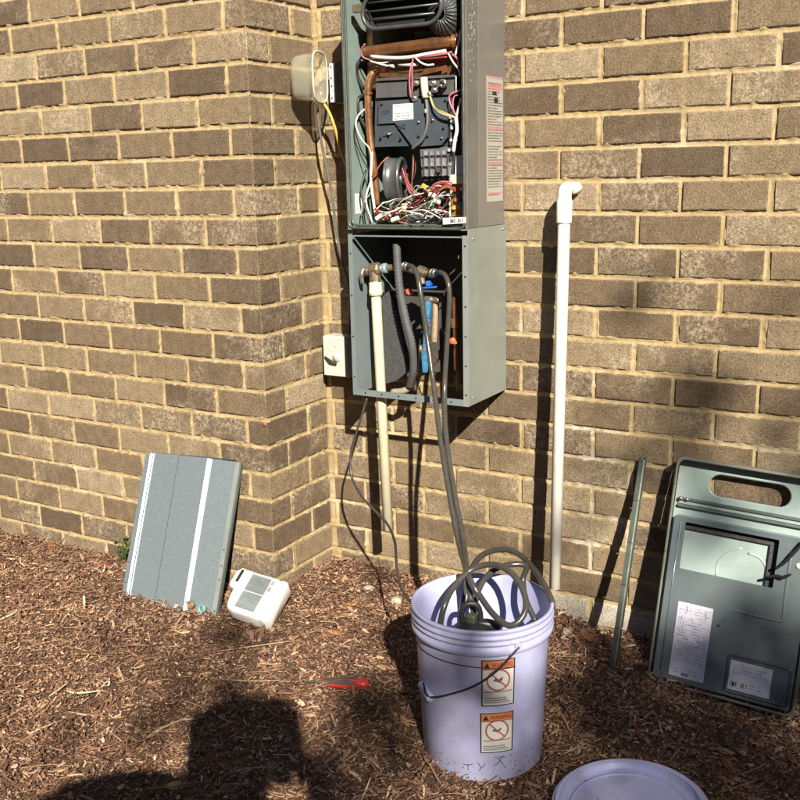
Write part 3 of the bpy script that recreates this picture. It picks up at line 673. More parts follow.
wire([(461, 98, .108), (458, 110, .102), (456, 119, .102)], 'white', 0.0028); wire([(456, 118, .102), (457, 130, .1), (455, 140, .1), (453.5, 152, .102)], 'white', 0.0048, 'heat_sleeve')
wire([(452, 118, .104), (462, 117, .106)], 'red', 0.003); wire([(456, 76, .115), (456, 95, .115)], 'white', 0.0014)
wire([(386, 64, .13), (392, 72, .125), (420, 72, .13), (424, 66, .135)], 'black', 0.0018); wire([(447, 62, .13), (450, 70, .125), (456, 73, .13)], 'black', 0.0016)
# harness down the left wall
for pts, col, r in (([(366, 108, .14), (358, 116, .11), (356, 126, .1), (362, 140, .11), (370, 150, .13), (372, 170, .12)], 'white', 0.0022),
                    ([(362, 112, .13), (355, 122, .1), (355, 140, .1), (362, 158, .11), (369, 172, .12), (371, 190, .12)], 'black', 0.0018),
                    ([(372, 152, .12), (371, 180, .11), (374, 205, .1), (377, 222, .09)], 'white', 0.0036), ([(371, 180, .11), (366, 200, .1), (372, 222, .1)], 'white', 0.0024),
                    ([(370, 60, .15), (359, 62, .13), (357, 75, .13), (364, 90, .14)], 'black', 0.005), ([(364, 95, .15), (358, 100, .13), (359, 115, .13), (366, 128, .14)], 'black', 0.005),
                    ([(371, 178, .11), (378, 168, .11), (386, 158, .12)], 'red', 0.0018), ([(372, 180, .11), (380, 165, .11), (388, 157, .12)], 'orange', 0.0018),
                    ([(366, 170, .12), (361, 190, .1), (365, 208, .095), (370, 223, .09)], 'black', 0.0026), ([(373, 190, .11), (363, 204, .095), (361, 216, .09)], 'grey', 0.0018)):
    wire(pts, col, r)
rw = random.Random(5)
cols = ['red']*4+['white']*7+['black']*5+['pink']*2+['grey']*5+['orange']*1+['yellow', 'cream', 'green', 'brown']
for k in range(60):     # long tangled wires across the bottom of the cabinet
    xa = rw.uniform(373, 425); xb = min(452, xa+rw.uniform(22, 62)); n_ = 5; pts = []; y0 = rw.uniform(203, 222); y1 = rw.uniform(184, 221); sg = rw.uniform(-9, 7); ph = rw.uniform(0, 6.3); Ya = rw.uniform(.08, .15)
    for j in range(n_+1):
        t_ = j/n_; x = xa+(xb-xa)*t_; y = y0+(y1-y0)*t_+sg*math.sin(math.pi*t_)+2.6*math.sin(ph+t_*7.5); lo = 199 if x < 414 else 186
        pts.append((x, min(222.5, max(lo, y)), Ya+.03*math.sin(ph*1.7+t_*5)))
    wire(pts, rw.choice(cols), rw.choice([.0012, .0015, .0015, .0019]))
for k in range(9):
    o0 = rw.uniform(-2, 2)
    wire([(404+o0, 168+k, .12), (412+o0, 190+rw.uniform(-6, 4), .10), (420+k, 196+o0, .1), (438+k, 186+o0*2, .1), (452, 182+k, .11)], rw.choice(['red', 'red', 'orange', 'pink', 'brown', 'yellow']), .0017)
    if k % 3 == 0: wire([(415+o0, 155+k, .13), (414+o0, 175, .12), (410-k, 196, .11), (392-k, 205+o0, .1)], rw.choice(['red', 'red', 'brown', 'black']), .0015)
for k in range(15):
    x = rw.uniform(380, 447); y = rw.uniform(203, 221); col = rw.choice(['white', 'white', 'white', 'cream', 'red', 'grey', 'black'])
    M3 = Matrix.Rotation(rw.uniform(0, 3.1), 3, 'Y') @ Matrix.Rotation(rw.uniform(-.7, .7), 3, 'X')
    s = rw.uniform(.005, .0095); MB().box(at(x, y, rw.uniform(.078, .12)), (s*rw.uniform(1.2, 2.2), s*.7, s), M3, 0.0012).build('connector', WIRE[col], wh)
for x, y, col, l in ((377.5, 211, 'red', .019), (379, 217, 'white', .022), (393, 211, 'red', .016), (395, 219, 'white', .024), (437, 201, 'white', .02), (404, 207, 'cream', .016), (432, 195, 'white', .018), (425, 187, 'yellow', .02)):
    MB().box(at(x, y, .078), (l, .008, .0105), Matrix.Rotation(rw.uniform(-.9, .9), 3, 'Y'), 0.0015).build('connector', WIRE[col], wh)
MB().lathe([(.0085, -.003), (.0125, -.003), (.0125, .003), (.0085, .003), (.0085, -.003)], at(437, 219, .085), (0.2, 1, 0.1), 18).build('ferrite_ring', M_BLACK, wh)
MB().cyl(at(408, 218, .088), at(424, 216, .088), 0.0075, 12).build('filter_can', M_ALU, wh)

# ------------------------------------------------------------------ pipe cover (lower cabinet)
LX0, LX1, LZ0, LZ1, LYF, LYB = 0.250, 0.600, 0.5655, 0.996, 0.0654, 0.2935
pcv = thing('pipe_cover', 'light grey open metal pipe cover box hanging below the water heater', 'metal box', ((LX0+LX1)/2, LYB, LZ0))
MB().box2((LX0, LYF+0.0015, LZ0), (LX0+0.0016, LYB, LZ1)).build('side_panel', M_COVIN, pcv)
MB().box2((LX1-0.0016, LYF+0.0015, LZ0), (LX1, LYB, LZ1+0.014), 0.0006).build('side_panel', M_COVER, pcv)
fl = MB().box2((LX0, LYF, LZ0), (LX0+0.013, LYF+0.0014, LZ1)).build('flange', M_COVIN, pcv)
fr = MB().box2((LX1-0.015, LYF, LZ0), (LX1, LYF+0.0014, LZ1)).build('flange', M_COVER, pcv)
fb = MB().box2((LX0+0.0131, LYF-0.0006, LZ0), (LX1-0.0151, LYF+0.0012, LZ0+0.017)).build('flange', M_COVIN, pcv)
MB().box2((LX0+0.0131, LYF, LZ1-0.006), (LX1-0.0151, LYF+0.014, LZ1-0.003)).build('top_rail', M_COVIN, pcv)
MB().box2((LX0+0.002, LYB-0.003, LZ0+0.03), (LX1-0.002, LYB-0.0005, LZ1)).build('dark_back_panel', pm('shade_backing', (0.06, 0.056, 0.05), 0.7), pcv)  # dark sheet stands in for the shade on the wall inside the cover
def hole(p, n, par, r=0.0024): MB().cyl(Vector(p), Vector(p)+Vector(n)*0.0007, r, 10, 0).build('screw_hole', M_DARK, par)
for k in range(6): hole((LX1-0.0075, LYF-0.0003, LZ0+0.03+k*0.075), (0, -1, 0), fr)
for k in range(4): hole((LX0+0.0065, LYF-0.0003, LZ0+0.05+k*0.11), (0, -1, 0), fl)
for k in range(6): hole((LX0+0.04+k*0.052, LYF-0.0009, LZ0+0.0085), (0, -1, 0), fb)
for z, y in ((LZ1-0.01, LYF+0.03), (LZ0+0.018, LYF+0.03), (LZ1+0.004, LYB-0.02)):
    MB().lathe([(0, .0022), (.003, .002), (.0042, .0004), (.0042, 0)], (LX1, y, z), (1, 0, 0), 12).build('screw', M_STEEL, pcv)
# --- the heater's pipework inside the cover (parts of the heater)
wh2 = wh
tee = MB().cyl(at(363, 272, .115), at(383, 268.5, .115), 0.0125, 14)
tee.cyl(at(374.5, 266, .115), at(375.5, 284, .112), 0.0155, 14); tee.cyl(at(371, 270, .115), at(380, 269, .115), 0.0185, 8)
tee.build('relief_valve', M_BRASS, wh2)
MB().cyl(at(383, 268.5, .115), at(387, 268, .115), 0.0135, 14).build('pipe_joint', pm('pale_blue_joint', (0.30, 0.46, 0.55), 0.4, 0.4), wh2)
MB().cyl(at(387, 268, .117), at(404, 266, .125), 0.009, 12).build('brass_pipe', M_BRASS, wh2)
lv = MB().tube([at(364, 268, .10), at(361.5, 275, .095), at(362.5, 284, .095)], [0.006, 0.0075, 0.005], 8, n=4).build('relief_lever', M_STEEL, wh2)
cond = []
cpts = smooth_pts([at(396.5, 243, .10), at(397.5, 262, .098), at(400, 290, .097), at(406, 320, .10), at(412, 345, .105), at(413.5, 368, .12), at(410, 386, .14)], 16)
MB().tube(cpts, [0.0105+(0.0012 if (k//1) % 2 else -0.0012) for k in range(len(cpts))], 10).build('conduit', pm('grey_conduit', (0.085, 0.088, 0.09), 0.55), wh2)
MB().tube([at(412, 372, .15), at(410, 386, .15), at(403, 391, .15), at(392, 392, .155)], 0.009, 8, n=4).build('conduit_fitting', pm('beige_fitting', (0.35, 0.30, 0.22), 0.6), wh2)
MB().tube([at(421, 345, .15), at(420, 372, .15), at(415, 390, .15)], 0.006, 8, n=4).build('brass_pipe', M_BRASS, wh2)
plate('foam_insulation', [(383, 384), (397, 380), (408, 372), (398, 330), (391, 300), (386, 292), (382, 296)], 0.15, -0.0, M_INSUL) if False else None
q = [at(x, y, 0.16) for x, y in ((384, 384), (396, 381), (408, 371), (401, 338), (392, 300), (387, 292), (382, 297))]
MB().prism([(p.x, p.z) for p in q], frame((0, 0.16, 0), (1, 0, 0), (0, 0, 1)), -0.03).build('foam_insulation', M_INSUL, wh2)
br = MB().cyl(at(405, 268, .135), at(434, 275, .14), 0.0095, 12); br.cyl(at(418, 270, .135), at(426, 273, .135), 0.014, 8); br.cyl(at(421, 272, .135), at(423, 284, .135), 0.008, 12)
br.build('brass_manifold', M_BRASS, wh2)
bv = MB().cyl(at(428.5, 296, .13), at(427.5, 318, .13), 0.0095, 12); bv.cyl(at(428, 318, .132), at(425, 352, .135), 0.0085, 12); bv.cyl(at(425, 352, .135), at(424, 372, .135), 0.011, 10)
bv.build('blue_valve', M_LBLUE, wh2)
MB().cyl(at(428.6, 296, .13), at(428.4, 301, .13), 0.011, 8).build('valve_nut', M_STEEL, wh2)
MB().cyl(at(425, 348, .135), at(424.8, 352, .135), 0.0115, 8).build('valve_nut', M_STEEL, wh2)
lvb = MB().box(at(430, 287.5, .105), (0.040, 0.014, 0.005), Matrix.Rotation(-0.1, 3, 'Y'), 0.0018); lvb.box(at(429, 283.5, .115), (0.012, 0.02, 0.014), None, 0.002)
lvb.build('valve_lever', M_BLUE, wh2)
MB().cyl(at(436, 298, .14), at(434.5, 342, .14), 0.0085, 12).build('brass_pipe', pm('tan_pipe', (0.42, 0.31, 0.20), 0.5, 0.3, 0.3, 60), wh2)
MB().cyl(at(433, 300, .135), at(440, 300, .13), 0.008, 8).build('pipe_joint', M_BRASS, wh2)
MB().cyl(at(455, 297, .15), at(457, 370, .15), 0.0085, 12).build('copper_pipe', M_COPPER, wh2)
MB().cyl(at(455, 318, .15), at(455.4, 328, .15), 0.0108, 10).build('pipe_joint', M_COPPER2, wh2)
for x, y in ((409, 292), (452.5, 341)):
    m_ = MB().lathe([(0, -.004), (.008, -.004), (.0095, 0), (.008, .005), (0, .005)], at(x, y, .125), (0.3, -1, 0.1), 12); m_.box(at(x, y, .118)+Vector((0.004, 0, -0.004)), (0.016, 0.008, 0.008), None, 0.002)
    m_.build('orange_handle', M_ORANGE, wh2)
for pts, r in (([(424, 318, .12), (430, 325, .11), (427, 335, .11), (432, 345, .115)], .0018), ([(432, 352, .12), (438, 360, .11), (433, 366, .12)], .0018), ([(440, 328, .12), (447, 336, .115), (450, 344, .12)], .0016), ([(459, 255, .15), (456, 268, .14), (449, 275, .14)], .0018)):
    wire(pts, 'brown', r)
MB().cyl(at(459, 344, .16), at(458, 390, .16), 0.006, 10).build('gas_pipe', M_BRASS, wh2)

# ------------------------------------------------------------------ drain pipe of the relief valve (aged cream PVC)
rp = thing('drain_pipe', 'aged cream plastic drain pipe hanging below the open pipe cover', 'pipe', at(388, 530, .085))
a, b = at(375.3, 283, .112), at(388.3, 530, .085); dv = (b-a)
MB().lathe([(.0138, 0), (.0138, dv.length), (.011, dv.length), (.011, 0.02)], a, dv, 18).build('tube', M_CREAM, rp)
MB().lathe([(.010, -.004), (.0165, -.002), (.0172, 0), (.0172, .018), (.0185, .019), (.0185, .033), (.014, .034)], a, dv, 18).build('adapter', M_CREAM, rp)
MB().lathe([(.0142, 0), (.0152, .0005), (.0152, .004), (.0142, .0045)], at(375.2, 281, .112), dv, 16).build('thread_ring', M_STEEL, rp)

# ------------------------------------------------------------------ white PVC pipe on the recessed wall
pp = thing('wall_pipe', 'white plastic pipe standing against the brick wall with an elbow on top', 'pipe', at(554.5, 586, D-.03))
a = at(564.0, 222, .212); b = at(554.8, 588, .158); r = 0.0152
MB().lathe([(r, 0), (r, (b-a).length), (r*.8, (b-a).length)], a, b-a, 20).build('tube', M_PVC, pp)
up = (a-b).normalized(); e = a+up*0.058
mb = MB().lathe([(r, -.004), (.0186, -.003), (.0192, 0), (.0192, .052), (.0170, .056), (.0170, .066)], a, up, 20)
el = [e+up*0.004, e+up*0.012, e+up*0.019+Vector((0, .005, 0)), e+up*0.022+Vector((0, .014, 0)), e+up*0.022+Vector((0, .026, 0))]
mb.tube(el, 0.0168, 16, n=4); mb.tube([el[-1], Vector((el[-1].x, D+0.02, el[-1].z))], 0.0150, 16)
mb.build('elbow', M_PVC, pp)

# ------------------------------------------------------------------ weatherproof outlet box with open clear cover, switch box, cables
ob = thing('outlet_box', 'small white outlet box with its clear bubble cover swung open', 'electrical box', at(338, 82, D))
a, b = at(331, 103, D-.048), at(345, 62, D-.048)
bx = Vector((a.x, 0, a.z)); bz = Vector((b.x+0.03, 0, b.z))
MB().box2((bx.x, D-.046, bx.z), (bz.x, D-.001, bz.z), 0.003).build('box', M_WHITE, ob)
MB().box2((bx.x-0.001, D-.050, bx.z-0.001), (bz.x+0.001, D-.0462, bz.z+0.001), 0.0012).build('face_plate', pm('shaded_face', (0.05, 0.045, 0.04), 0.7), ob)  # box face coloured dark in place of the shade on it
MB().box2((bx.x+0.0005, D-.0525, bx.z+.001), (bx.x+0.013, D-.0502, bz.z-.001), 0.0008).build('hinge_strip', M_WHITE, ob)
for zf in (0.12, 0.42, 0.62, 0.90): MB().box((bx.x+0.007, D-.0528, bx.z+(bz.z-bx.z)*zf), (0.004, 0.002, 0.005)).build('hinge_screw', M_BLACK, ob)
m, t, bb = newmat('clear_yellowed_plastic'); bb.inputs['Base Color'].default_value = (0.86, 0.85, 0.70, 1); bb.inputs['Roughness'].default_value = 0.06
bb.inputs['Transmission Weight'].default_value = 0.72; bb.inputs['IOR'].default_value = 1.3; bb.inputs['Alpha'].default_value = 0.45; M_CLEAR = m
zc = (bx.z+bz.z)/2; hy = 0.052; hz = (bz.z-bx.z)/2+0.010; zc += .012; yc = D-.055-hy
# cover stands about square to the wall: its opening faces +x, the bubble bulges to -x
Mc = Matrix.Translation((bx.x+0.006, yc, zc)) @ Matrix.Rotation(R(14), 4, 'Z')
prof = [(1.10, 0.0), (1.0, 0.001), (0.98, -0.028), (0.93, -0.055), (0.84, -0.066), (0.5, -0.070), (0.0, -0.0705)]
vs = []; fs = []; ns = 32
for s, dx in prof:
    for k in range(ns):
        a_ = 2*math.pi*k/ns; ca, sa = math.cos(a_), math.sin(a_); ex = 0.55
        vs.append(Mc @ Vector((dx, s*hy*math.copysign(abs(ca)**ex, ca), s*hz*math.copysign(abs(sa)**ex, sa))))
for i in range(len(prof)-1):
    for k in range(ns): fs.append([i*ns+k, i*ns+(k+1) % ns, (i+1)*ns+(k+1) % ns, (i+1)*ns+k])
co = MB().add(vs, fs, True).build('clear_cover', M_CLEAR, ob)
MB().tube([Mc @ Vector((.001, 1.05*hy*math.copysign(abs(math.cos(k*math.pi/16))**.55, math.cos(k*math.pi/16)), 1.05*hz*math.copysign(abs(math.sin(k*math.pi/16))**.55, math.sin(k*math.pi/16)))) for k in range(32)], .003, 6, closed=True).build('cover_rim', pm('pale_clear_rim', (0.62, 0.62, 0.50), 0.25), ob)
md = co.modifiers.new('thickness', 'SOLIDIFY'); md.thickness = 0.0022
sb = thing('switch_box', 'small white disconnect box mounted low in the inside corner', 'electrical box', at(335, 376, D))
a, b = at(324, 375.5, D-.058), at(345.5, 337, D-.058)
MB().box2((a.x, D-.056, a.z), (b.x, D-.001, b.z), 0.004).build('box', pm('weathered_white', (0.46, 0.46, 0.42), 0.5, 0, 0.08), sb)
MB().box2((a.x+0.002, D-.060, a.z+0.002), (b.x-0.002, D-.0562, b.z-0.002), 0.0015).build('cover_plate', pm('weathered_white2', (0.50, 0.50, 0.46), 0.5, 0, 0.06), sb)
MB().tube([at(325, 357, D-.064), at(330, 361, D-.07), at(336.5, 364, D-.066)], [0.003, 0.005, 0.0035], 8, n=3).build('lever', M_BLACK, sb)
MB().lathe([(0, .006), (.012, .006), (.015, 0)], at(337, 357, D-.060), (0, -1, 0), 16).build('boss', MATS['weathered_white2'], sb)
MB().cyl(at(336, 346, D-.060), at(336, 346, D-.062), 0.003, 8).build('screw', M_STEEL, sb)
def cable(name, label, pts, r, mat, seg=8):
    P = [at(*p) if len(p) == 3 else p for p in pts]
    o = MB().tube(P, r, seg, n=8).build(name, mat); return tag(o, label, 'cable')
cable('cable', 'thin grey cable running from the outlet box down behind the heater', [(317, 101, .20), (319, 125, .205), (323, 150, .215), (331, 190, .23), (336.5, 230, .245), (342, 262, .26), (348.5, 285, .275), (350, 315, .28), (347, 345, .27)], 0.0036, M_CABLE)
cable('cable', 'yellow cable bending from the outlet box toward the heater', [(322, 101, .215), (329, 112, .215), (335, 128, .22), (340, 148, .235), (347, 167, .25), (352, 180, .26)], 0.0040, WIRE['yellow'])

# ------------------------------------------------------------------ bucket
BK = atd(482, 600, 2.08); BH_ = 0.345
BC = Vector((BK.x, BK.y, BK.z-BH_))
bk = thing('bucket', 'lavender-white plastic bucket with warning labels and coiled hoses', 'bucket', BC)
r0, r1 = 0.126, 0.1415
prof = [(0.0, .004), (r0-.012, .004), (r0-.012, 0.0), (r0-.004, 0.0), (r0, .006), (r0+(r1-r0)*.84, BH_-.058), (r0+(r1-r0)*.85, BH_-.056)]
prof += [(r1+.003, BH_-.055), (r1+.006, BH_-.053), (r1+.007, BH_-.042), (r1+.002, BH_-.038), (r1+.002, BH_-.034), (r1+.0065, BH_-.032), (r1+.0065, BH_-.029), (r1+.0035, BH_-.026), (r1+.0035, BH_-.022), (r1+.0075, BH_-.020), (r1+.0075, BH_-.016), (r1+.004, BH_-.013), (r1+.004, BH_-.009), (r1+.0065, BH_-.007), (r1+.0065, BH_-.001), (r1+.004, BH_), (r1, BH_-.0005), (r1-.002, BH_-.004), (r1-.003, BH_-.03), (r0-.003, .010), (0.0, .008)]
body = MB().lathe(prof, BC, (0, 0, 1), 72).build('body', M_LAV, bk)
bv_ = None
def bucket_r(z): return r0+(r1-r0)*min(1, max(0, (z-BC.z)/BH_))
def on_bucket(px, py, off=0.0):
    d = Vector(ray(px, py)); c = Vector(CAM); t0 = 1.6
    for k in range(4000):
        p = c+d*t0; rr = math.hypot(p.x-BC.x, p.y-BC.y)
        if rr <= bucket_r(p.z)+off: return p
        t0 += 0.0005
    return p
# wire bail with grip
def bkpt(ang, z, off): rr = bucket_r(z)+off; return Vector((BC.x+rr*math.cos(ang), BC.y+rr*math.sin(ang), z))
pa = on_bucket(519, 647, .012); pe = on_bucket(432, 697, .012)
aa = math.atan2(pa.y-BC.y, pa.x-BC.x); ae = math.atan2(pe.y-BC.y, pe.x-BC.x)
pm1 = on_bucket(500, 668, .010); pm2 = on_bucket(480, 683, .010); pm3 = on_bucket(458, 692, .010)
grip_a = on_bucket(430, 697, .016); grip_b = on_bucket(423, 683, .03); 
MB().tube([pa, pm1, pm2, pm3, grip_a, grip_b], 0.0022, 8, n=6).build('bail_wire', pm('dark_wire', (0.06, 0.055, 0.06), 0.4, 0.6), bk)
gdir = (atd(417, 679, 2.045)-atd(430, 699, 1.985)).normalized()
ga = on_bucket(431, 699, .014); gb = ga+gdir*0.052
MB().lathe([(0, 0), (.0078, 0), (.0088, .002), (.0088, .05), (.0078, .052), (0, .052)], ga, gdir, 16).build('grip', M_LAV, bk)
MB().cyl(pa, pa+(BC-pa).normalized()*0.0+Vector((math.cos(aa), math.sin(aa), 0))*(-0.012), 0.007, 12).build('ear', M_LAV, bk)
MB().tube([bkpt(aa+R(a_), BC.z+BH_-.085-0.006*math.sin(R(a_)*1.5), .0012) for a_ in range(0, -135, -9)], 0.0011, 5).build('dark_line', MATS['dark_wire'], bk)  # thin dark line curving around below the skirt
# warning labels wrapped on the body
def warn_label(pbl, pbr, ptl):
    P0, P1, P2 = on_bucket(*pbl), on_bucket(*pbr), on_bucket(*ptl)
    a0 = math.atan2(P0.y-BC.y, P0.x-BC.x); a1 = math.atan2(P1.y-BC.y, P1.x-BC.x); zb, zt = P0.z, P2.z
    am = (a0+a1)/2; w = abs(a1-a0)*bucket_r((zb+zt)/2); h = zt-zb
    inv = MINV[bk.name]
    def wr(u, v, off): z = zb+v*h; return inv @ bkpt(a0+(a1-a0)*u, z, off)
    def quad(name, u0, u1, v0, v1, off, mat, par, uv=False):
        n = 12; vs = []; fs = []
        for i in range(n+1):
            u = u0+(u1-u0)*i/n; vs += [wr(u, v0, off), wr(u, v1, off)]
        fs = [(2*i, 2*i+2, 2*i+3, 2*i+1) for i in range(n)]
        me = bpy.data.meshes.new(name); me.from_pydata([tuple(p) for p in vs], [], fs)
        l = me.uv_layers.new(name='uv')
        for p in me.polygons:
            for li in p.loop_indices:
                vi = me.loops[li].vertex_index; l.data[li].uv = ((vi//2)/n, vi % 2)
        return link(name, me, mat, par)
    lab = quad('warning_label', 0, 1, 0, 1, .0009, pm('label_paper', (0.66, 0.65, 0.63), 0.5, 0, 0.05), bk)
    quad('header', .035, .965, .80, .975, .0013, pm('safety_orange', (0.62, 0.20, 0.08), 0.5, 0, 0.08), lab)
    for q in ((0, .035, 0, 1), (.965, 1, 0, 1), (0.03, .97, 0, .022), (0.03, .97, .978, 1), (.03, .97, .785, .80)): quad('border', *q, .0016, M_BLACK, lab)
    quad('fine_print', .06, .94, .05, .33, .0013, print_material('bucket_print_%d' % round(zb*1000), 6, 30, (0.66, 0.65, 0.63), (0.12, 0.12, 0.14), 0.02, 0.72), lab)
    asp = w/h
    def poly(name, pts, fs, mat, off):
        me = bpy.data.meshes.new(name); me.from_pydata([tuple(wr(u, v, off)) for u, v in pts], [], fs); return link(name, me, mat, lab)
    poly('triangle', [(.08, .82), (.25, .82), (.165, .95)], [(0, 1, 2)], M_BLACK, .0018)
    vs, fs = text_mesh('WARNING', 0.16); mx = max(v.x for v in vs); my = max(v.y for v in vs)
    poly('lettering', [(.62+v.x/mx*.31, .885+v.y/my*.055) for v in vs], fs, M_BLACK, .0018)
    ns = 28; ro = 0.36; ri = 0.31; cu, cv = .5, .56; pts = []; fs = []
    for k in range(ns):
        a_ = 2*math.pi*k/ns
        for q in (ri, ro): pts.append((cu+q*math.cos(a_), cv+q*math.sin(a_)*asp))
    fs = [(2*k, 2*k+1, (2*k+3) % (2*ns), (2*k+2) % (2*ns)) for k in range(ns)]
    MR = pm('label_red', (0.40, 0.10, 0.08), 0.5)
    poly('prohibition_ring', pts, fs, MR, .0016)
    s = math.sqrt(.5); q = .022
    sl = [(cu+(-.34+.68*i/8)*s+e*q*s, cv+(.34-.68*i/8)*s*asp+e*q*s*asp) for i in range(9) for e in (-1, 1)]
    poly('slash', sl, [(2*i, 2*i+2, 2*i+3, 2*i+1) for i in range(8)], MR, .0019)
    pic = [(cu-.16, cv-.02), (cu-.10, cv+.05), (cu+.02, cv+.02), (cu+.14, cv+.07), (cu+.12, cv+.01), (cu+.04, cv-.06), (cu-.06, cv-.03)]
    poly('pictogram', pic, [tuple(range(7))], pm('label_ink', (0.12, 0.10, 0.11), 0.5), .0015)
warn_label((481.5, 706), (513.5, 703), (482, 660)); warn_label((480.5, 752.5), (512, 749), (481, 713))
def stroke(px):
    MB().tube([on_bucket(x, y, .0003) for x, y in px], .0007, 5, n=3).build('ink_mark', M_BLACK, bk)
for px in ([(463, 764), (468, 765), (473, 764)], [(468, 764), (468, 770)], [(478, 763), (482, 768), (485, 763)], [(481, 768), (479, 771)], [(495, 757), (500, 760), (503, 765)], [(503, 755), (499, 762), (494, 766)], [(498, 757), (506, 757)]): stroke(px)
sm = MB(); rs_ = random.Random(8)
for k in range(90):    # splashes of soil low on the side
    a_ = rs_.uniform(aa-2.4, aa+.5); z_ = BC.z+.012+abs(rs_.gauss(0, .022)); q_ = rs_.uniform(.0006, .0022); c_ = bkpt(a_, z_, .0003)
    sm.lathe([(0, .0005), (q_*.8, .0004), (q_, 0)], c_, (math.cos(a_), math.sin(a_), 0), 6)
o = sm.build('soil_splash', pm('soil_splash', (0.16, 0.11, 0.08), 0.9), bk); o['kind'] = 'stuff'
# lid on the ground
lc0 = atg(614, 757, .045); fwd = Vector((AX_F[0], AX_F[1], 0)).normalized(); LC = lc0-fwd*0.155; LC.z = ground_z(LC.x, LC.y)+0.030
lid = thing('round_lid', 'round lavender plastic bucket lid lying on the mulch', 'lid', LC, M=frame(LC, (1, 0, 0.03), (0, 1, 0.02)))
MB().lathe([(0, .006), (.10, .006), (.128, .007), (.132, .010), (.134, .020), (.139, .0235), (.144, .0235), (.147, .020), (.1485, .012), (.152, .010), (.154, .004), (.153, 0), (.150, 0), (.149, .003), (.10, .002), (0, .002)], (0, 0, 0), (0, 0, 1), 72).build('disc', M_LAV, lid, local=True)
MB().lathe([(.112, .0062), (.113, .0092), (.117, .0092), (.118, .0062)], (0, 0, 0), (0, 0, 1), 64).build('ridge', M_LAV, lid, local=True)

for ra_, za_ in ((.1345, .0205), (.1490, .0150)):
    MB().lathe([(ra_-.0014, za_), (ra_-.001, za_+.0028), (ra_+.001, za_+.0028), (ra_+.0014, za_)], (0, 0, 0), (0, 0, 1), 72, sm=False).build('rim_ring', M_LAV, lid, local=True)
# ------------------------------------------------------------------ hoses, pump and cord
def hose(label, pts, r=0.0064):
    P = [at(p[0], p[1], p[2]) if p[3] == 'y' else atd(p[0], p[1], p[2]) for p in pts]
    root = thing('hose', label, 'hose', P[0])
    tb = MB().tube(P, r, 12, n=8).build('tube', M_HOSE, root)
    d = (P[1]-P[0]).normalized()
    fit = MB().cyl(P[0]-d*0.022, P[0]-d*0.004, 0.0125, 8); fit.cyl(P[0]-d*0.006, P[0]+d*0.012, 0.0098, 14); fit.build('coupling', M_STEEL, root)
    return root
hose('grey hose from the left fitting running straight down into the bucket and looping there', [(406, 266.5, .105, 'y'), (412, 266.5, .075, 'y'), (417, 274, .05, 'y'), (420.5, 292, .035, 'y'), (427.5, 340, .02, 'y'), (434.5, 392, -.02, 'y'), (440.5, 440, -.09, 'y'), (449, 492, -.17, 'y'), (458, 540, -.25, 'y'), (469, 577, 2.09, 'd'), (480, 596, 2.06, 'd'), (494, 615, 2.02, 'd'), (509, 625.5, 2.00, 'd'), (521, 619, 2.0, 'd'), (526, 605, 2.01, 'd'), (522, 588, 2.03, 'd'), (510, 572, 2.06, 'd'), (492, 564.5, 2.09, 'd'), (471, 570, 2.10, 'd'), (453, 588, 2.08, 'd'), (444, 607, 2.06, 'd'), (439, 630, 2.06, 'd')])
hose('grey hose from the right fitting whose coil hangs over the bucket rim', [(434, 273, .105, 'y'), (441, 272.5, .075, 'y'), (447, 279, .055, 'y'), (449.5, 298, .045, 'y'), (447, 345, .03, 'y'), (444.5, 395, .0, 'y'), (446.5, 440, -.08, 'y'), (454, 490, -.16, 'y'), (462.5, 535, -.24, 'y'), (467, 572, 2.13, 'd'), (471, 600, 2.10, 'd'), (476, 625, 2.11, 'd'), (470, 640, 2.16, 'd'), (462, 615, 2.2, 'd'), (467, 580, 2.2, 'd'), (480, 557, 2.19, 'd'), (500, 549.5, 2.17, 'd'), (517, 553, 2.15, 'd'), (530, 565, 2.13, 'd'), (542, 581, 2.10, 'd'), (551, 599, 2.07, 'd'), (553.5, 614, 2.06, 'd')])
def loose_hose():
    P = [atd(*p) for p in ((472, 625, 2.12), (478, 592, 2.13), (490, 573, 2.13), (508, 565, 2.12), (526, 566, 2.12), (523, 580, 2.12), (526, 600, 2.10), (536, 622, 2.08))]
    o = MB().tube(P, 0.0062, 12, n=8).build('hose', M_HOSE); tag(o, 'short grey hose loop curled inside the bucket behind the front coil', 'hose')
loose_hose()
pu = atd(472, 617, 2.07)
pt = thing('pump', 'black submersible pump standing inside the bucket', 'pump', (pu.x, pu.y, BC.z+.01))
hz_ = pu.z-0.02
MB().lathe([(0, 0), (.042, 0), (.046, .006), (.046, .05), (.040, .06), (0.0, .062)], (pu.x, pu.y, BC.z+.01), (0, 0, 1), 24).build('base', M_BLACK, pt)
MB().lathe([(.036, 0), (.036, hz_-BC.z-.075), (.03, hz_-BC.z-.062), (0, hz_-BC.z-.058)], (pu.x, pu.y, BC.z+.07), (0, 0, 1), 24).build('motor', M_BLACK, pt)
c_ = Vector((pu.x, pu.y, hz_)); rr_ = Vector(AX_R)
MB().tube([c_-rr_*.02+Vector((0, 0, 0)), c_-rr_*.021+Vector((0, 0, .03)), c_-rr_*.012+Vector((0, 0, .048)), c_+rr_*.008+Vector((0, 0, .048)), c_+rr_*.017+Vector((0, 0, .03)), c_+rr_*.017], 0.0062, 8, n=4).build('handle', M_BLACK, pt)
MB().box(c_+Vector((0, 0, .012)), (.02, .02, .03), None, .004).build('outlet', pm('dull_green_part', (0.07, 0.09, 0.05), 0.5), pt)
MB().tube([c_+rr_*.0, c_+rr_*.03+Vector((0, 0, .004)), c_+rr_*.055+Vector((0, 0, -.004))], 0.012, 10, n=4).build('elbow', M_BLACK, pt)
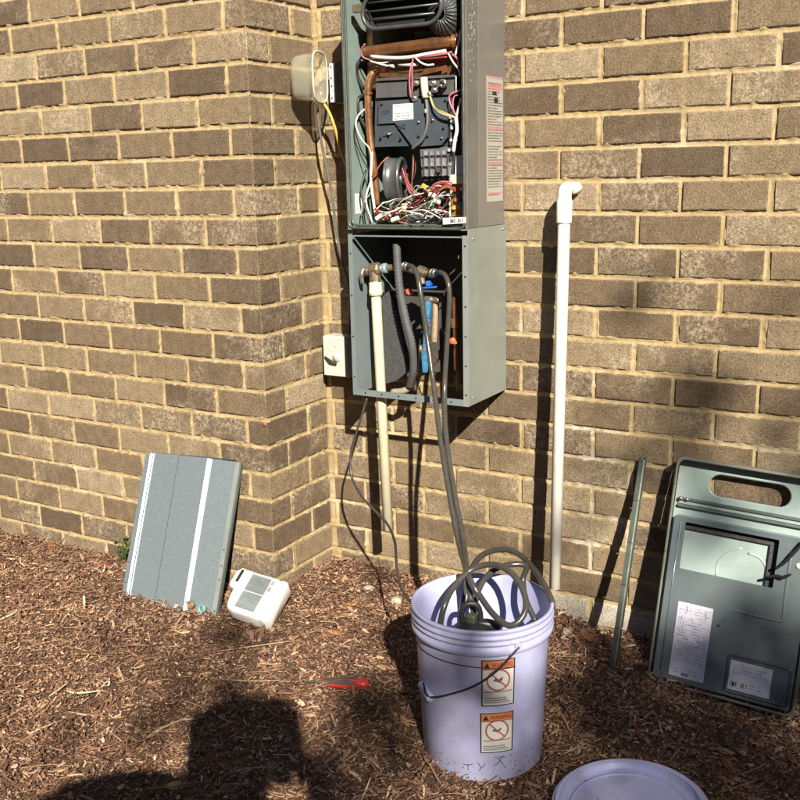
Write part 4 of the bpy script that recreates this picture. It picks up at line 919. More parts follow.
cable('power_cord', 'black power cord hanging from the pipe cover and curving into the bucket', [(367, 398, .08), (362, 415, .07), (355, 437, .055), (350.5, 456, .045), (352, 478, .03), (363, 498, .0), (377, 513, -.03), (388, 525, -.06), (395, 543, -.09), (396.5, 565, -.13), (400, 585, -.18), (408, 599, -.25), (416, 607, -.32)], 0.0034, pm('dark_cord', (0.045, 0.043, 0.04), 0.35))

# ------------------------------------------------------------------ galvanised cover panel leaning on the projecting wall
def panel_frame(BL, BR, TL): return frame(Vector(BL), Vector(BR)-Vector(BL), Vector(TL)-Vector(BL))
Mp = panel_frame((-0.4211, -0.2059, -0.0732), (-0.067, -0.1859, -0.0594), (-0.4469, -0.0294, 0.3325)); PW, PH = 0.355, 0.45
gp = thing('cover_panel', 'plain galvanised metal cover panel with folded edges leaning on the brick wall', 'metal panel', M=Mp)
def sheet(name, prof, v0, v1, mat, parent, t=0.0012, sag=0.0):
    """profile (u, n) swept along v: a folded sheet with thickness"""
    n = len(prof); vs = []; fs = []
    for k, v in enumerate((v0, v1)):
        vs += [(u, v, h) for u, h in prof]+[(u, v, h-t) for u, h in prof]
    for i in range(n-1):
        fs += [[i, i+1, 2*n+i+1, 2*n+i], [n+i, 3*n+i, 3*n+i+1, n+i+1], [i, n+i, n+i+1, i+1], [2*n+i, 2*n+i+1, 3*n+i+1, 3*n+i]]
    fs += [[0, 2*n, 3*n, n], [n-1, 2*n-1, 4*n-1, 3*n-1]]
    return MB().add(vs, fs).build(name, mat, parent, local=True)
W_ = PW
sheet('left_flange', [(0, 0), (.038*W_, 0.0005), (.045*W_, .006), (.050*W_, .008)], 0, PH-.004, M_GALV, gp)
sheet('fold', [(.0505*W_, .008), (.068*W_, .0085), (.0905*W_, .0033), (.095*W_, .003)], 0, PH-.002, M_GALV, gp)
sheet('fold', [(.0955*W_, .003), (.102*W_, .012), (.118*W_, .014), (.126*W_, .0125)], 0, PH-.003, M_GALV, gp)
sheet('face_sheet', [(.1265*W_, .0125), (.135*W_, .012), (.384*W_, .0135)], 0, PH, M_GALV, gp)
sheet('face_sheet', [(.3885*W_, .0135), (.392*W_, .0145), (.690*W_, .0155), (.6905*W_, .0155)], 0, PH-.0015, M_GALV, gp)
sheet('face_sheet', [(.6906*W_, .0155), (.722*W_, .0082), (.735*W_, .0078), (.948*W_, .0035)], 0, PH-.003, M_GALV, gp)
sheet('crease', [(.3835*W_, .0118), (.389*W_, .0118)], 0, PH-.002, M_DARK, gp)
rf = sheet('right_flange', [(.9485*W_, .0035), (.955*W_, .007), (.958*W_, .0075), (1.0*W_, .008), (1.0*W_, -.008)], 0, PH-.006, pm('galvanised_edge', (0.36, 0.41, 0.40), 0.38, 0.45, 0.06, 16), gp)
MB().box2((.14*W_, PH-.002, .000), (.945*W_, PH+.0015, .0118)).build('top_return', M_DKGREY, gp, local=True)
for v in (.05, .245, .33, .43): MB().cyl((.981*W_, v*PH/.45*.45, .0078), (.981*W_, v*PH/.45*.45, .0086), .0022, 10, 0).build('screw_hole', M_DARK, rf, local=True)
for v in (.06, .42, .12): MB().cyl((.018*W_, v, .0004), (.018*W_, v, .0012), .0018, 10, 0).build('screw_hole', M_DARK, gp, local=True)
def small_ring(name, label, px, py, r, ri, mat, inner):
    c = atp(px, py, Mp @ Vector((.2, .02, .024)), Mp.to_3x3() @ Vector((0, 0, 1))); nrm = Mp.to_3x3() @ Vector((0, -.15, 1))
    t_ = thing(name, label, 'cap', c)
    MB().lathe([(ri, -.004), (r*.92, -.004), (r, -.002), (r, .005), (r*.93, .007), (ri, .007), (ri, -.004)], c, nrm, 22).build('shell', mat, t_)
    MB().lathe([(0, .001), (ri, .001), (ri, -.003), (0, -.003)], c, nrm, 20).build('inset', inner, t_)
small_ring('plastic_washer', 'small white washer resting at the foot of the galvanised panel', 176.5, 606, .0058, .0022, M_WHITE, M_DARK)
small_ring('brown_cap', 'round brown cap leaning at the foot of the galvanised panel', 191, 604.5, .0115, .0075, pm('brown_cap_metal', (0.24, 0.18, 0.11), 0.5, 0.3), pm('brown_cap_face', (0.30, 0.23, 0.14), 0.55, 0.2, 0.3, 90))
small_ring('green_cap', 'round green screw cap beside the brown cap at the panel foot', 202.5, 608.5, .0115, .0085, pm('green_plastic', (0.16, 0.36, 0.31), 0.4), pm('green_inset', (0.10, 0.24, 0.21), 0.5))

# ------------------------------------------------------------------ front cover of the heater, leaning on the recessed wall, inside out
Mq = panel_frame((1.0604, 0.1599, -0.1113), (1.41, 0.1657, -0.1283), (1.0854, 0.27, 0.4386)); QW, QH = 0.35, 0.57
fp = thing('heater_front_cover', 'grey-green metal heater front cover with oval slot leaning against the brick wall', 'metal panel', M=Mq)
nq = Mq.to_3x3() @ Vector((0, 0, 1)); iq = Mq.inverted()
def q_uv(px, py, h=0.0): p = iq @ atp(px, py, Mq @ Vector((0, 0, h)), nq); return (p.x, p.y)
# back sheet with oval slot
su0, sv0 = q_uv(708, 484); su1, sv1 = q_uv(792, 498); sc_u = (su0+su1)/2; s_w = su1-su0
_, sva = q_uv(750, 480); _, svb = q_uv(750, 507); s_h = abs(sva-svb)*0.92; sc_v = q_uv(750, 491)[1]
b = bmesh.new(); outer = [b.verts.new((x, y, 0)) for x, y in rrect(0.002, 0.002, QW-.002, QH-.002, .016, 5)]
inner = [b.verts.new((sc_u+x, sc_v+y, 0)) for x, y in stadium(s_w, s_h, 10)]
ed = [b.edges.new((l[i], l[(i+1) % len(l)])) for l in (outer, inner) for i in range(len(l))]
bmesh.ops.triangle_fill(b, use_beauty=True, use_dissolve=False, edges=ed)
r_ = bmesh.ops.extrude_face_region(b, geom=b.faces[:]); bmesh.ops.translate(b, vec=(0, 0, -.0012), verts=[e for e in r_['geom'] if isinstance(e, bmesh.types.BMVert)])
MB().bm(b).build('sheet', M_TEAL2, fp, local=True)
MB().tube([(sc_u+x, sc_v+y, -.0045) for x, y in stadium(s_w, s_h, 10)], 0.0035, 6, closed=True).build('slot_edge', M_TEAL2, fp, local=True)
# rim walls
rr0 = rrect(0, 0, QW, QH, .018, 5); n = len(rr0); mb = MB(); vs = []
for s, h in ((0, -.001), (0, .034), (-.003, .036), (-.007, .036), (-.007, .0345)):
    vs += [(x+(-s if x < QW/2 else s)*1.0, y+(-s if y < QH/2 else s), h) for x, y in rr0]
mb.add(vs, [[i*n+k, i*n+(k+1) % n, (i+1)*n+(k+1) % n, (i+1)*n+k] for i in range(4) for k in range(n)], True)
mb.build('rim', pm('rim_olive_steel', (0.20, 0.215, 0.18), 0.4, 0.35, 0.15, 20, dirt=(0.30, 0.28, 0.20), dirt_amt=0.4), fp, local=True)
# stiffening rail below the slot
v_r = q_uv(700, 501)[1]
for k, (dv, hh) in enumerate(((0.0, .012), (-.017, .012))):
    MB().box2((.012, v_r+dv-.004, .0005), (QW-.012, v_r+dv+.003, hh), .0012).build('rail', pm('rail_steel', (0.17, 0.20, 0.20), 0.4, 0.4), fp, local=True)
MB().box2((.012, v_r-.013, .0006), (QW-.012, v_r-.005, .006)).build('rail_web', M_TEAL2, fp, local=True)
for u in (.018, .034): MB().lathe([(0, .004), (.004, .0035), (.0055, 0)], (u, v_r, .012), (0, 0, 1), 12).build('rivet', M_STEEL, fp, local=True)
# heat shield with window cut-out, standing proud
HS = .030
w0 = q_uv(686, 526, HS); w1 = q_uv(774, 590, HS); wu0, wu1 = q_uv(685, 528, HS)[0], q_uv(776, 565, HS)[0]
wv1 = q_uv(686, 522, HS)[1]; wv0 = q_uv(684, 569, HS)[1]; hs_top = q_uv(675, 515, HS)[1]
def frame_plate(u0, v0, u1, v1, a0, b0, a1, b1, h, t, name, mat, parent):
    b = bmesh.new(); o1 = [b.verts.new((x, y, h)) for x, y in rrect(u0, v0, u1, v1, .008, 3)]; i1 = [b.verts.new((x, y, h)) for x, y in rrect(a0, b0, a1, b1, .003, 2)]
    ed = [b.edges.new((l[i], l[(i+1) % len(l)])) for l in (o1, i1) for i in range(len(l))]
    bmesh.ops.triangle_fill(b, use_beauty=True, use_dissolve=False, edges=ed)
    r_ = bmesh.ops.extrude_face_region(b, geom=b.faces[:]); bmesh.ops.translate(b, vec=(0, 0, -t), verts=[e for e in r_['geom'] if isinstance(e, bmesh.types.BMVert)])
    return MB().bm(b).build(name, mat, parent, local=True)
M_SHIELD = pm('heat_shield_steel', (0.22, 0.275, 0.30), 0.24, 0.5, 0.08, 8, dirt=(0.28, 0.31, 0.32), dirt_amt=0.3, dscale=9)
sh = frame_plate(.013, .013, QW-.012, hs_top, wu0, wv0, wu1, wv1, HS, .0012, 'heat_shield', M_SHIELD, fp)
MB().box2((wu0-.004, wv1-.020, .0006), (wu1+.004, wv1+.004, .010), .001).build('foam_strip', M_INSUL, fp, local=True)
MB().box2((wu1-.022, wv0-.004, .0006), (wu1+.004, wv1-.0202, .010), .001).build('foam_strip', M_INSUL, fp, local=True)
for y_, t_ in ((hs_top-.001, 'x'),):
    MB().box2((.016, hs_top-.0012, .001), (QW-.016, hs_top, HS-.0014)).build('shield_edge', M_SHIELD, fp, local=True)
MB().tube([(.030, .03, HS+.0006), (.030, hs_top-.012, HS+.0006)], .0016, 6).build('crease', M_SHIELD, sh, local=True)
def emb(name, pix, r, h, mat=M_SHIELD, parent=sh): return MB().tube([(*q_uv(x, y, h), h) for x, y in pix], r, 8, n=4).build(name, mat, parent, local=True)
emb('emboss', [(718, 626), (727, 617), (734, 611), (752, 615), (779, 621), (783, 617), (786, 590), (792, 550)], .0042, HS-.0018)
emb('emboss', [(742, 548), (728, 552), (718, 562), (716, 576)], .0030, -.0014, M_TEAL2, fp); emb('emboss', [(748, 553), (760, 558), (766, 568), (767, 588)], .0038, -.0018, M_TEAL2, fp)
# recessed pocket with label
p0 = q_uv(724, 689, HS); p1 = q_uv(788, 708, HS); pt_ = q_uv(730, 653, HS); pr_ = q_uv(790, 670, HS)
pu0, pu1 = (p0[0]+pt_[0])/2, min(QW-.02, p1[0]); pv0, pv1 = (p0[1]+p1[1])/2, (pt_[1]+pr_[1])/2
MB().tube([(x, y, HS+.001) for x, y in rrect(pu0, pv0, pu1, pv1, .008, 4)], .0032, 8, closed=True).build('pocket_rim', pm('pocket_rim_steel', (0.13, 0.155, 0.17), 0.35, 0.5), sh, local=True)
MB().box2((pu0+.002, pv0+.002, HS), (pu1-.002, pv1-.002, HS+.0012)).build('pocket', pm('pocket_steel', (0.16, 0.19, 0.20), 0.4, 0.4), sh, local=True)
M_LABW = (0.62, 0.62, 0.74)
def q_st(name, pix, mat, h, parent=sh):
    u0, v0 = q_uv(*pix[0], h); u1, v1 = q_uv(*pix[2], h)
    P = [Mq @ Vector(p) for p in ((u0, v0, h), (u1, v0, h), (u1, v1, h), (u0, v1, h))]
    return sticker(name, P, mat, parent, nq, .0005)
big = q_st('paper_label', [(668.5, 674), (706, 684), (713.5, 609), (676, 600)], print_material('wiring_print', 26, 26, M_LABW, (0.30, 0.31, 0.42), 0.05, 0.5), HS+.0002)
u0, v0 = q_uv(668.5, 674, HS); u1, v1 = q_uv(713.5, 609, HS)
wd = random.Random(3); pm('label_ink_blue', (0.17, 0.18, 0.28), 0.5)
for k in range(26):    # wiring diagram strokes
    uu = u0+.008+wd.random()*(u1-u0-.02); vv = v0+.02+wd.random()*(v1-v0-.04)
    if k % 2: MB().box2((uu, vv, HS+.0008), (uu+.0007, vv+wd.uniform(.008, .03), HS+.0011)).build('diagram_line', pm('label_ink_blue', (0.17, 0.18, 0.28), 0.5), big, local=True)
    else: MB().box2((uu, vv, HS+.0009), (min(uu+wd.uniform(.006, .025), u1-.004), vv+.0007, HS+.0012)).build('diagram_line', MATS['label_ink_blue'], big, local=True)
MB().box2((u0+.03, v0+.004, HS+.0008), (u0+.047, v0+.013, HS+.0011)).build('diagram_block', MATS['label_ink_blue'], big, local=True)
lab2 = q_st('paper_label', [(727, 688), (770, 697), (773, 670), (730, 660)], print_material('rating_print', 9, 26, M_LABW, (0.28, 0.28, 0.36), 0.06, 0.5), HS+.0014)
u0, v0 = q_uv(728, 687, HS); P = [Mq @ Vector((u0+.004+a, v0+.006+b_, HS+.0022)) for a, b_ in ((0, 0), (.038, 0), (.038, .011), (0, .011))]
sticker('barcode', P, M_BAR, lab2, nq, .0003)
# loose black straps at the window edge
M_STRAP = pm('black_strap', (0.018, 0.018, 0.022), 0.5)
for pix in ([(775, 569), (784, 563), (794, 553), (806, 540)], [(766, 578), (776, 576), (784, 577), (792, 573)]):
    MB().tube([(*q_uv(x, y, HS+.01), HS+.004+.006*k) for k, (x, y) in enumerate(pix)], [.0035, .004, .004, .003], 6, n=4).build('strap', M_STRAP, fp, local=True)
MB().lathe([(0, .003), (.006, .003), (.007, 0)], (*q_uv(799, 566, HS), HS), (0, 0, 1), 14).build('button', M_CREAM, fp, local=True)
for v in (.10, .33, .50): MB().cyl((.0045, v, .036), (.0045, v, .0368), .0016, 8, 0).build('screw_hole', M_DARK, fp, local=True)

# ------------------------------------------------------------------ narrow trim strip leaning on the wall
top = at(648.5, 460, .287); bot = atg(612, 671, -.005); xd = Vector((1, 0, 0)); Ms = frame(bot, xd, top-bot); SL = (top-bot).length
ts = thing('trim_strip', 'narrow grey metal strip leaning against the wall beside the front cover', 'metal strip', M=Ms)
for k in range(5):
    a_ = SL*k/5; sheet('segment', [(-.0085, .000), (-.0075, .006), (.0045, .0065), (.0075, .005), (.0085, -.008)], a_+.0008, a_+SL/5-.0008, pm('strip_green_grey2', (0.095, 0.11, 0.095), 0.5, 0.2) if k % 2 else pm('strip_green_grey', (0.085, 0.10, 0.085), 0.5, 0.2), ts)
MB().tube([(-.004, SL-.004, .003), (.0, SL+.006, .001), (.006, SL+.004, -.004)], .004, 8, n=3).build('end_hook', MATS['strip_green_grey'], ts, local=True)
for k in range(1, 5): MB().box2((-.0078, SL*k/5-.001, .0006), (.0072, SL*k/5+.001, .0052)).build('notch', M_DARK, ts, local=True)

# ------------------------------------------------------------------ white jug lying on the mulch
jn = Vector((0.20, -0.52, 0.83)).normalized(); jp = atg(247, 612, .055)
ca, cb, cc = atp(224, 592, jp, jn), atp(286, 580, jp, jn), atp(268.5, 621, jp, jn)
base_mid = (atp(287, 580, jp, jn)+atp(267.5, 622, jp, jn))/2; neck_mid = (atp(236, 570, jp, jn)+atp(222.5, 601, jp, jn))/2
jx = (base_mid-neck_mid); JL = jx.length; jw = (atp(287, 580, jp, jn)-atp(267.5, 622, jp, jn)).length
jx.normalize(); jy = jn.cross(jx).normalized()
Mj = frame(neck_mid, jx, jy)                            # x neck -> base, y across, z outwards
jg = thing('jug', 'white plastic jug lying on its back against the wall corner', 'jug', M=Mj)
T = .060; hw = jw/2
def section(x, w, z0, z1, r): return [(x, p[0], p[1]) for p in rrect(-w, z0, w, z1, r, 4)]
def sec2(x, a, b_, z0, z1, r): return [(x, p[0], p[1]) for p in rrect(a*hw, z0, b_*hw, z1, r, 4)]
secs = [sec2(-.012, .18, .74, -T*.55, -.016, .006), sec2(-.006, .06, .88, -T*.7, -.006, .010), sec2(.008, .0, .97, -T*.8, -.001, .012), sec2(.016, -.1, .985, -T*.9, 0, .012), sec2(.020, -.80, .99, -T*.92, -.002, .014), sec2(.027, -.92, .99, -T*.97, 0, .014), sec2(.045, -.98, .98, -T, 0, .014), section(JL*.80, hw*.98, -T, 0, .012), section(JL*.84, hw*.95, -T*.98, -.003, .012), section(JL*.88, hw*.98, -T, 0, .012), section(JL*.97, hw*.98, -T, -.001, .012), section(JL, hw*.90, -T*.92, -.007, .012)]
n = len(secs[0]); vs = [p for s in secs for p in s]
fs = [[i*n+k, i*n+(k+1) % n, (i+1)*n+(k+1) % n, (i+1)*n+k] for i in range(len(secs)-1) for k in range(n)]+[list(range(n)), [(len(secs)-1)*n+k for k in range(n)]]
MB().add(vs, fs, True).build('body', M_JUG, jg, local=True)
MB().prism([(p[1]*1.0+.013, p[0]+hw*.55) for p in stadium(hw*.62, .0085, 6)], Matrix.Translation((0, 0, -.0045)), .0055).build('handle_slot', M_DARK, jg, local=True)
MB().tube([(p[1]+.013, p[0]+hw*.55, .0006) for p in stadium(hw*.62+.004, .0125, 6)], .0016, 6, closed=True).build('handle_lip', M_JUG, jg, local=True)
def j_st(name, x0, y0, x1, y1, mat): return sticker(name, [Mj @ Vector((x0, y0, .0004)), Mj @ Vector((x1, y0, .0004)), Mj @ Vector((x1, y1, .0004)), Mj @ Vector((x0, y1, .0004))], mat, jg, jn, .0005)
MPJ = print_material('jug_print', 12, 16, (0.27, 0.315, 0.32), (0.15, 0.17, 0.18), 0.04, 0.5)
j_st('label', .046, -hw*.80, JL*.70, -hw*.02, MPJ); j_st('label', .046, .02*hw, JL*.70, hw*.80, MPJ)
j_st('label', JL*.72, hw*.25, JL*.785, hw*.75, print_material('jug_code', 8, 6, (0.6, 0.62, 0.62), (0.12, 0.12, 0.14), 0.02, 0.65))

# ------------------------------------------------------------------ screwdriver
sa, sb_ = atg(300, 681.5, .006), atg(369, 684.5, .014)
sdv = (sb_-sa).normalized(); hl = 0.115; tot = (sb_-sa).length; h0 = sb_-sdv*hl
sdr = thing('screwdriver', 'screwdriver with red and black handle lying on the mulch', 'screwdriver', h0)
MB().lathe([(0, 0), (.0026, .001), (.0030, tot-hl+.01)], sa, sdv, 10).build('shaft', M_STEEL, sdr)
MB().lathe([(0, -.001), (.0085, 0), (.0095, .006), (.0090, .016), (.0110, .030), (.0135, .050), (.0145, .075), (.0140, .098), (.0115, .110), (.006, hl), (0, hl)], h0, sdv, 20).build('handle', pm('red_handle', (0.55, 0.035, 0.03), 0.35), sdr)
sp = Vector((AX_R[0]*0, 0, 1)); side = sdv.cross(Vector((0, 0, 1))).normalized()
gpts = []
for k in range(3):
    ang = R(38+k*52)
    rad = (Vector((0, 0, 1))*math.sin(ang)-side*math.cos(ang)) if True else None
    MB().tube([h0+sdv*q+rad*w for q, w in ((.004, .006), (.018, .0062), (.04, .0075), (.065, .0082), (.088, .0082), (.100, .009))], [.003, .0048, .0066, .0078, .0068, .002], 8, n=4).build('grip_pad', M_DKGREY, sdr)
MB().lathe([(.0096, .004), (.0104, .006), (.0104, .012), (.0092, .015)], h0, sdv, 18).build('collar', M_DKGREY, sdr)

# ------------------------------------------------------------------ small things on the mulch
def leaf(label, px, py, ln, wd_, rz, tilt, col, curl=0.25, name='fallen_leaf', cat='leaf', group='fallen dry leaves on the mulch'):
    p = atg(px, py, 0.010); nS = 6; vs = []; fs = []
    for i in range(nS+1):
        t_ = i/nS; w = wd_*math.sin(math.pi*min(1, t_*1.02+.02))**0.8*(1-.25*t_)+.0004; x = (t_-.5)*ln; z = curl*ln*(t_-.5)**2
        vs += [(x, -w/2, z+curl*w*.45), (x, 0, z), (x, w/2, z+curl*w*.45)]
    for i in range(nS):
        for k in (0, 1): fs.append([3*i+k, 3*i+k+1, 3*i+4+k, 3*i+3+k])
    n0 = len(vs); vs += [(x, y, z-.0006) for x, y, z in vs]
    fs += [[a+n0 for a in f[::-1]] for f in fs]
    rim_ = [3*i for i in range(nS+1)]+[3*i+2 for i in range(nS, -1, -1)]
    fs += [[rim_[i], rim_[(i+1) % len(rim_)], rim_[(i+1) % len(rim_)]+n0, rim_[i]+n0] for i in range(len(rim_))]
    Ml = Matrix.Translation(p) @ Matrix.Rotation(R(rz), 4, 'Z') @ Matrix.Rotation(R(tilt), 4, 'X') @ Matrix.Rotation(R(tilt*.6), 4, 'Y')
    mb = MB().add(vs, fs, True); mb.tube([(-ln*.72, .002, .004), (-ln*.5, 0, curl*ln*.25), (ln*.3, 0, curl*ln*.05+.0006)], [.0009, .0009, .0004], 5)
    me = mb.mesh(name); o = link(name, me, pm('dry_leaf_%d' % round(col[0]*1000), col, 0.7, 0, 0.35, 60)); o.matrix_world = Ml
    tag(o, label, cat, group); return o
OR, TN, RB, PL = (0.42, 0.20, 0.08), (0.40, 0.26, 0.12), (0.30, 0.11, 0.05), (0.55, 0.42, 0.22)
leaf('orange-tan dry leaf on the mulch between jug and bucket', 337, 633, .05, .026, 25, 12, OR)
leaf('tan dry leaf lying left of the bucket above the screwdriver', 386, 668, .055, .024, 15, 8, TN)
leaf('reddish dry leaf by the left foot of the galvanised panel', 106, 566, .055, .034, 60, 20, RB)
leaf('rust-coloured leaf at the base of the left brick wall', 52, 545, .045, .022, -20, 15, RB)
leaf('tan leaf standing in the photographer shadow at the bottom edge', 178, 786, .06, .024, 62, 28, TN)
leaf('small yellow leaf on the mulch near the left picture edge', 13, 559, .028, .016, 40, 10, PL)
leaf('brown dry leaf right of the bucket lid', 729, 766, .055, .02, -50, 10, RB)
leaf('pale brown leaf just above the brown leaf right of the lid', 726, 752, .04, .02, 10, 8, TN)
leaf('russet leaf at the right picture edge below the front cover', 792, 760, .04, .024, 100, 18, RB)
leaf('orange leaf leaning at the foot of the trim strip', 588, 637, .06, .024, -30, 25, OR)
leaf('tan leaf on the mulch below the green cap', 184, 632, .035, .02, 50, 18, PL)
leaf('brown leaf in the inside corner beside the small stones', 352, 604, .04, .024, 70, 15, OR)
leaf('light brown leaf left of the bucket foot', 405, 722, .045, .018, -35, 8, TN)
rlf = random.Random(77)
for px, py, wh_ in ((30, 640, 'near the left picture edge below the bleached splinter'), (92, 612, 'left of the galvanised panel foot'), (140, 660, 'below the galvanised panel'), (60, 770, 'near the bottom left picture corner'), (318, 612, 'right of the white jug'), (300, 730, 'on the right edge of the photographer shadow'), (345, 770, 'right of the photographer shadow near the bottom'), (560, 700, 'right of the bucket'), (590, 720, 'between bucket and front cover'), (640, 735, 'below the foot of the trim strip'), (680, 740, 'below the front cover label'), (700, 785, 'beside the right rim of the lid'), (575, 660, 'between bucket rim and trim strip'), (760, 745, 'below the right foot of the front cover'), (410, 780, 'left below the bucket'), (20, 700, 'at the left picture edge low on the mulch')):
    leaf('small brown dry leaf '+wh_, px, py, rlf.uniform(.025, .042), rlf.uniform(.012, .02), rlf.uniform(0, 360), rlf.uniform(4, 16), rlf.choice([TN, RB, OR, (0.24, 0.14, 0.08)]), group='small dry leaves among the chips')
def splinter(label, pts, w, col):
    P = [atg(x, y, h) for x, y, h in pts]
    o = MB().tube(P, [w*.35, w, w*.9, w*.25], 5, n=4).build('wood_splinter', pm('pale_wood_%d' % round(col[0]*1000), col, 0.7, 0, 0.3, 120, stretch=(1, 1, 1)))
    tag(o, label, 'wood splinter', 'wood splinters on the mulch')
PW1, PW2 = (0.52, 0.43, 0.30), (0.42, 0.32, 0.20)
splinter('bleached curved splinter on the mulch at the left picture edge', [(-6, 622, .012), (8, 616, .016), (20, 610, .014)], .0032, PW1)
splinter('pale split twig lying on the mulch left of the photographer shadow', [(64, 690, .012), (78, 693, .018), (106, 690, .012)], .0030, PW1)
splinter('straight tan splinter leaning up left of the pale split twig', [(48, 697, .008), (58, 690, .014), (70, 681, .018)], .0026, PW2)
splinter('long tan splinter at the left edge of the photographer shadow', [(144, 740, .010), (160, 729, .016), (190, 716, .012)], .0024, PW2)
splinter('short white splinter left of the middle of the mulch', [(67, 711, .012), (80, 714, .014), (96, 716, .010)], .0024, PW1)
splinter('bent tan splinter near the left bottom picture corner', [(28, 734, .008), (42, 728, .014), (64, 719, .012)], .0022, PW2)
splinter('thin pale splinter above the photographer shadow', [(208, 678, .012), (250, 681, .014), (296, 680, .010)], .0017, PW2)
splinter('dull splinter lying inside the photographer shadow', [(224, 774, .010), (248, 769, .014), (276, 766, .010)], .0026, PW2)
splinter('tan splinter on the mulch below the green cap', [(212, 652, .010), (262, 645, .016), (300, 640, .012)], .0018, PW2)
splinter('straight splinter right of the bucket foot', [(560, 756, .010), (575, 748, .014), (590, 742, .010)], .0022, PW2)
def stone(label, px, py, r, seed, col=(0.40, 0.35, 0.27)):
    p = atg(px, py, r*.45); b = bmesh.new(); bmesh.ops.create_icosphere(b, subdivisions=2, radius=r); rs = random.Random(seed)
    off = Vector((rs.random()*9, rs.random()*9, 0))
    for v in b.verts: v.co *= 1+.35*noise.noise(v.co/r*1.2+off); v.co.z *= .7
    me = bpy.data.meshes.new('stone'); b.to_mesh(me); b.free(); o = link('stone', me, pm('pale_stone', col, 0.85, 0, 0.3, 90, bmp=0.5)); o.location = p
    tag(o, label, 'stone', 'small pale stones at the wall foot')
stone('pale stone at the foot of the inside corner', 369, 589, .016, 1); stone('larger pale stone beside the bucket rim near the wall', 396, 601, .019, 2); stone('small pale stone below the wall pipe', 566, 632, .014, 3); stone('flat pale stone at the foot of the trim strip shadow', 602, 633, .013, 4)
wp = atg(122, 566, 0); wp = Vector((wp.x, -.018, ground_z(wp.x, -.02)))
wd0 = thing('weed', 'small green weed growing between panel and brick wall', 'weed', wp)
rl = random.Random(12); M_WEED = pm('weed_green', (0.055, 0.085, 0.03), 0.6, 0, 0.35, 60)
for k in range(7):
    a_ = rl.uniform(0, 6.28); hgt = rl.uniform(.03, .10); tip = wp+Vector((math.cos(a_)*.022-.006, math.sin(a_)*.012-.006, hgt))
    st_ = MB().tube([wp, wp+(tip-wp)*.5+Vector((0, -.004, .006)), tip], [.0014, .0011, .0007], 5, n=3).build('stem', M_WEED, wd0)
    mb = MB()
    for j in range(7):
        q = wp+(tip-wp)*(.35+.65*j/6); aa_ = rl.uniform(0, 6.28); d1 = Vector((math.cos(aa_), math.sin(aa_)-.3, rl.uniform(.0, .7))).normalized(); s1 = d1.cross(Vector((0, 0, 1))).normalized()*rl.uniform(.004, .007); ll = rl.uniform(.012, .022)
        mb.add([q, q+d1*ll*.5+s1+Vector((0, 0, .002)), q+d1*ll, q+d1*ll*.5-s1+Vector((0, 0, .002))], [[0, 1, 2, 3]], False)
    mb.build('leaves', M_WEED, wd0)

# ------------------------------------------------------------------ shade tree behind the camera, toward the sun
upv = np.cross(np.cross(SUN, [0, 0, 1]), SUN); upv = upv/np.linalg.norm(upv); acv = np.cross(SUN, upv)
TD = 12.5
def tree_pt(a, b, t): return Vector(acv*a+upv*b-SUN*t)
tc_ = tree_pt(2.0, -2.05, TD); tg = Vector((tc_.x+.25, tc_.y, ground_z(tc_.x, tc_.y)))
tree = thing('shade_tree', 'broadleaf tree standing behind the photographer, out of view, shading the bucket', 'tree', tg)
rt = random.Random(21); M_BARK = pm('tree_bark', (0.10, 0.075, 0.055), 0.9, 0, 0.4, 18, bmp=0.8, bscale=40); M_LEAF = pm('tree_leaf', (0.06, 0.10, 0.03), 0.5, 0, 0.4, 3)
fork = tg+(tc_-tg)*.55
tr_ = MB().tube([tg-Vector((0, 0, .2)), tg+Vector((.03, .02, .5)), fork], [.17, .13, .10], 12, n=5)
clumps = []
for k in range(190):
    while True:
        v = Vector((rt.uniform(-1, 1), rt.uniform(-1, 1), rt.uniform(-1, 1)))
        if .25 < v.length <= 1: break
    if rt.random() < .55: v = v.normalized()*rt.uniform(.78, 1.0)
    clumps.append((tree_pt(2.0+v.x*2.0, -2.05+v.y*1.75, TD+v.z*1.6), rt.uniform(.20, .34), 60))
for a_, b_, r_, n_ in ((1.22, .20, .18, 24), (1.32, .06, .22, 28), (1.05, .05, .40, 40), (.80, .0, .36, 24), (.98, -.42, .14, 36), (1.12, -.44, .15, 42), (1.28, -.42, .15, 42),
                       (.80, -.38, .16, 42), (.85, -.52, .2, 60), (.70, -.54, .18, 50), (.62, -.42, .10, 18), (.35, -.30, .10, 26), (.44, -.58, .13, 20), (.40, -.40, .09, 16), (.22, -.50, .14, 34), (.10, -.44, .10, 18),
                       (-.12, -.22, .12, 18), (-.28, -.29, .12, 11), (-.05, -.34, .10, 8), (-.50, -.58, .2, 12), (-.36, -.64, .2, 12)): clumps.append((tree_pt(a_, b_, rt.uniform(11.6, 12.5)), r_, n_))
for k in list(range(0, 190, 9))+list(range(190, len(clumps))):
    c_ = clumps[k][0]; mid_ = fork+(c_-fork)*.5+Vector((0, 0, -.12)); tr_.tube([fork-Vector((0, 0, .1)), mid_, c_], [.05, .02, .004] if k < 190 else ([.03, .008, .003] if k < len(clumps)-6 else [.012, .004, .002]), 6, n=4)
tr_.build('trunk', M_BARK, tree)
vs = []; fs = []
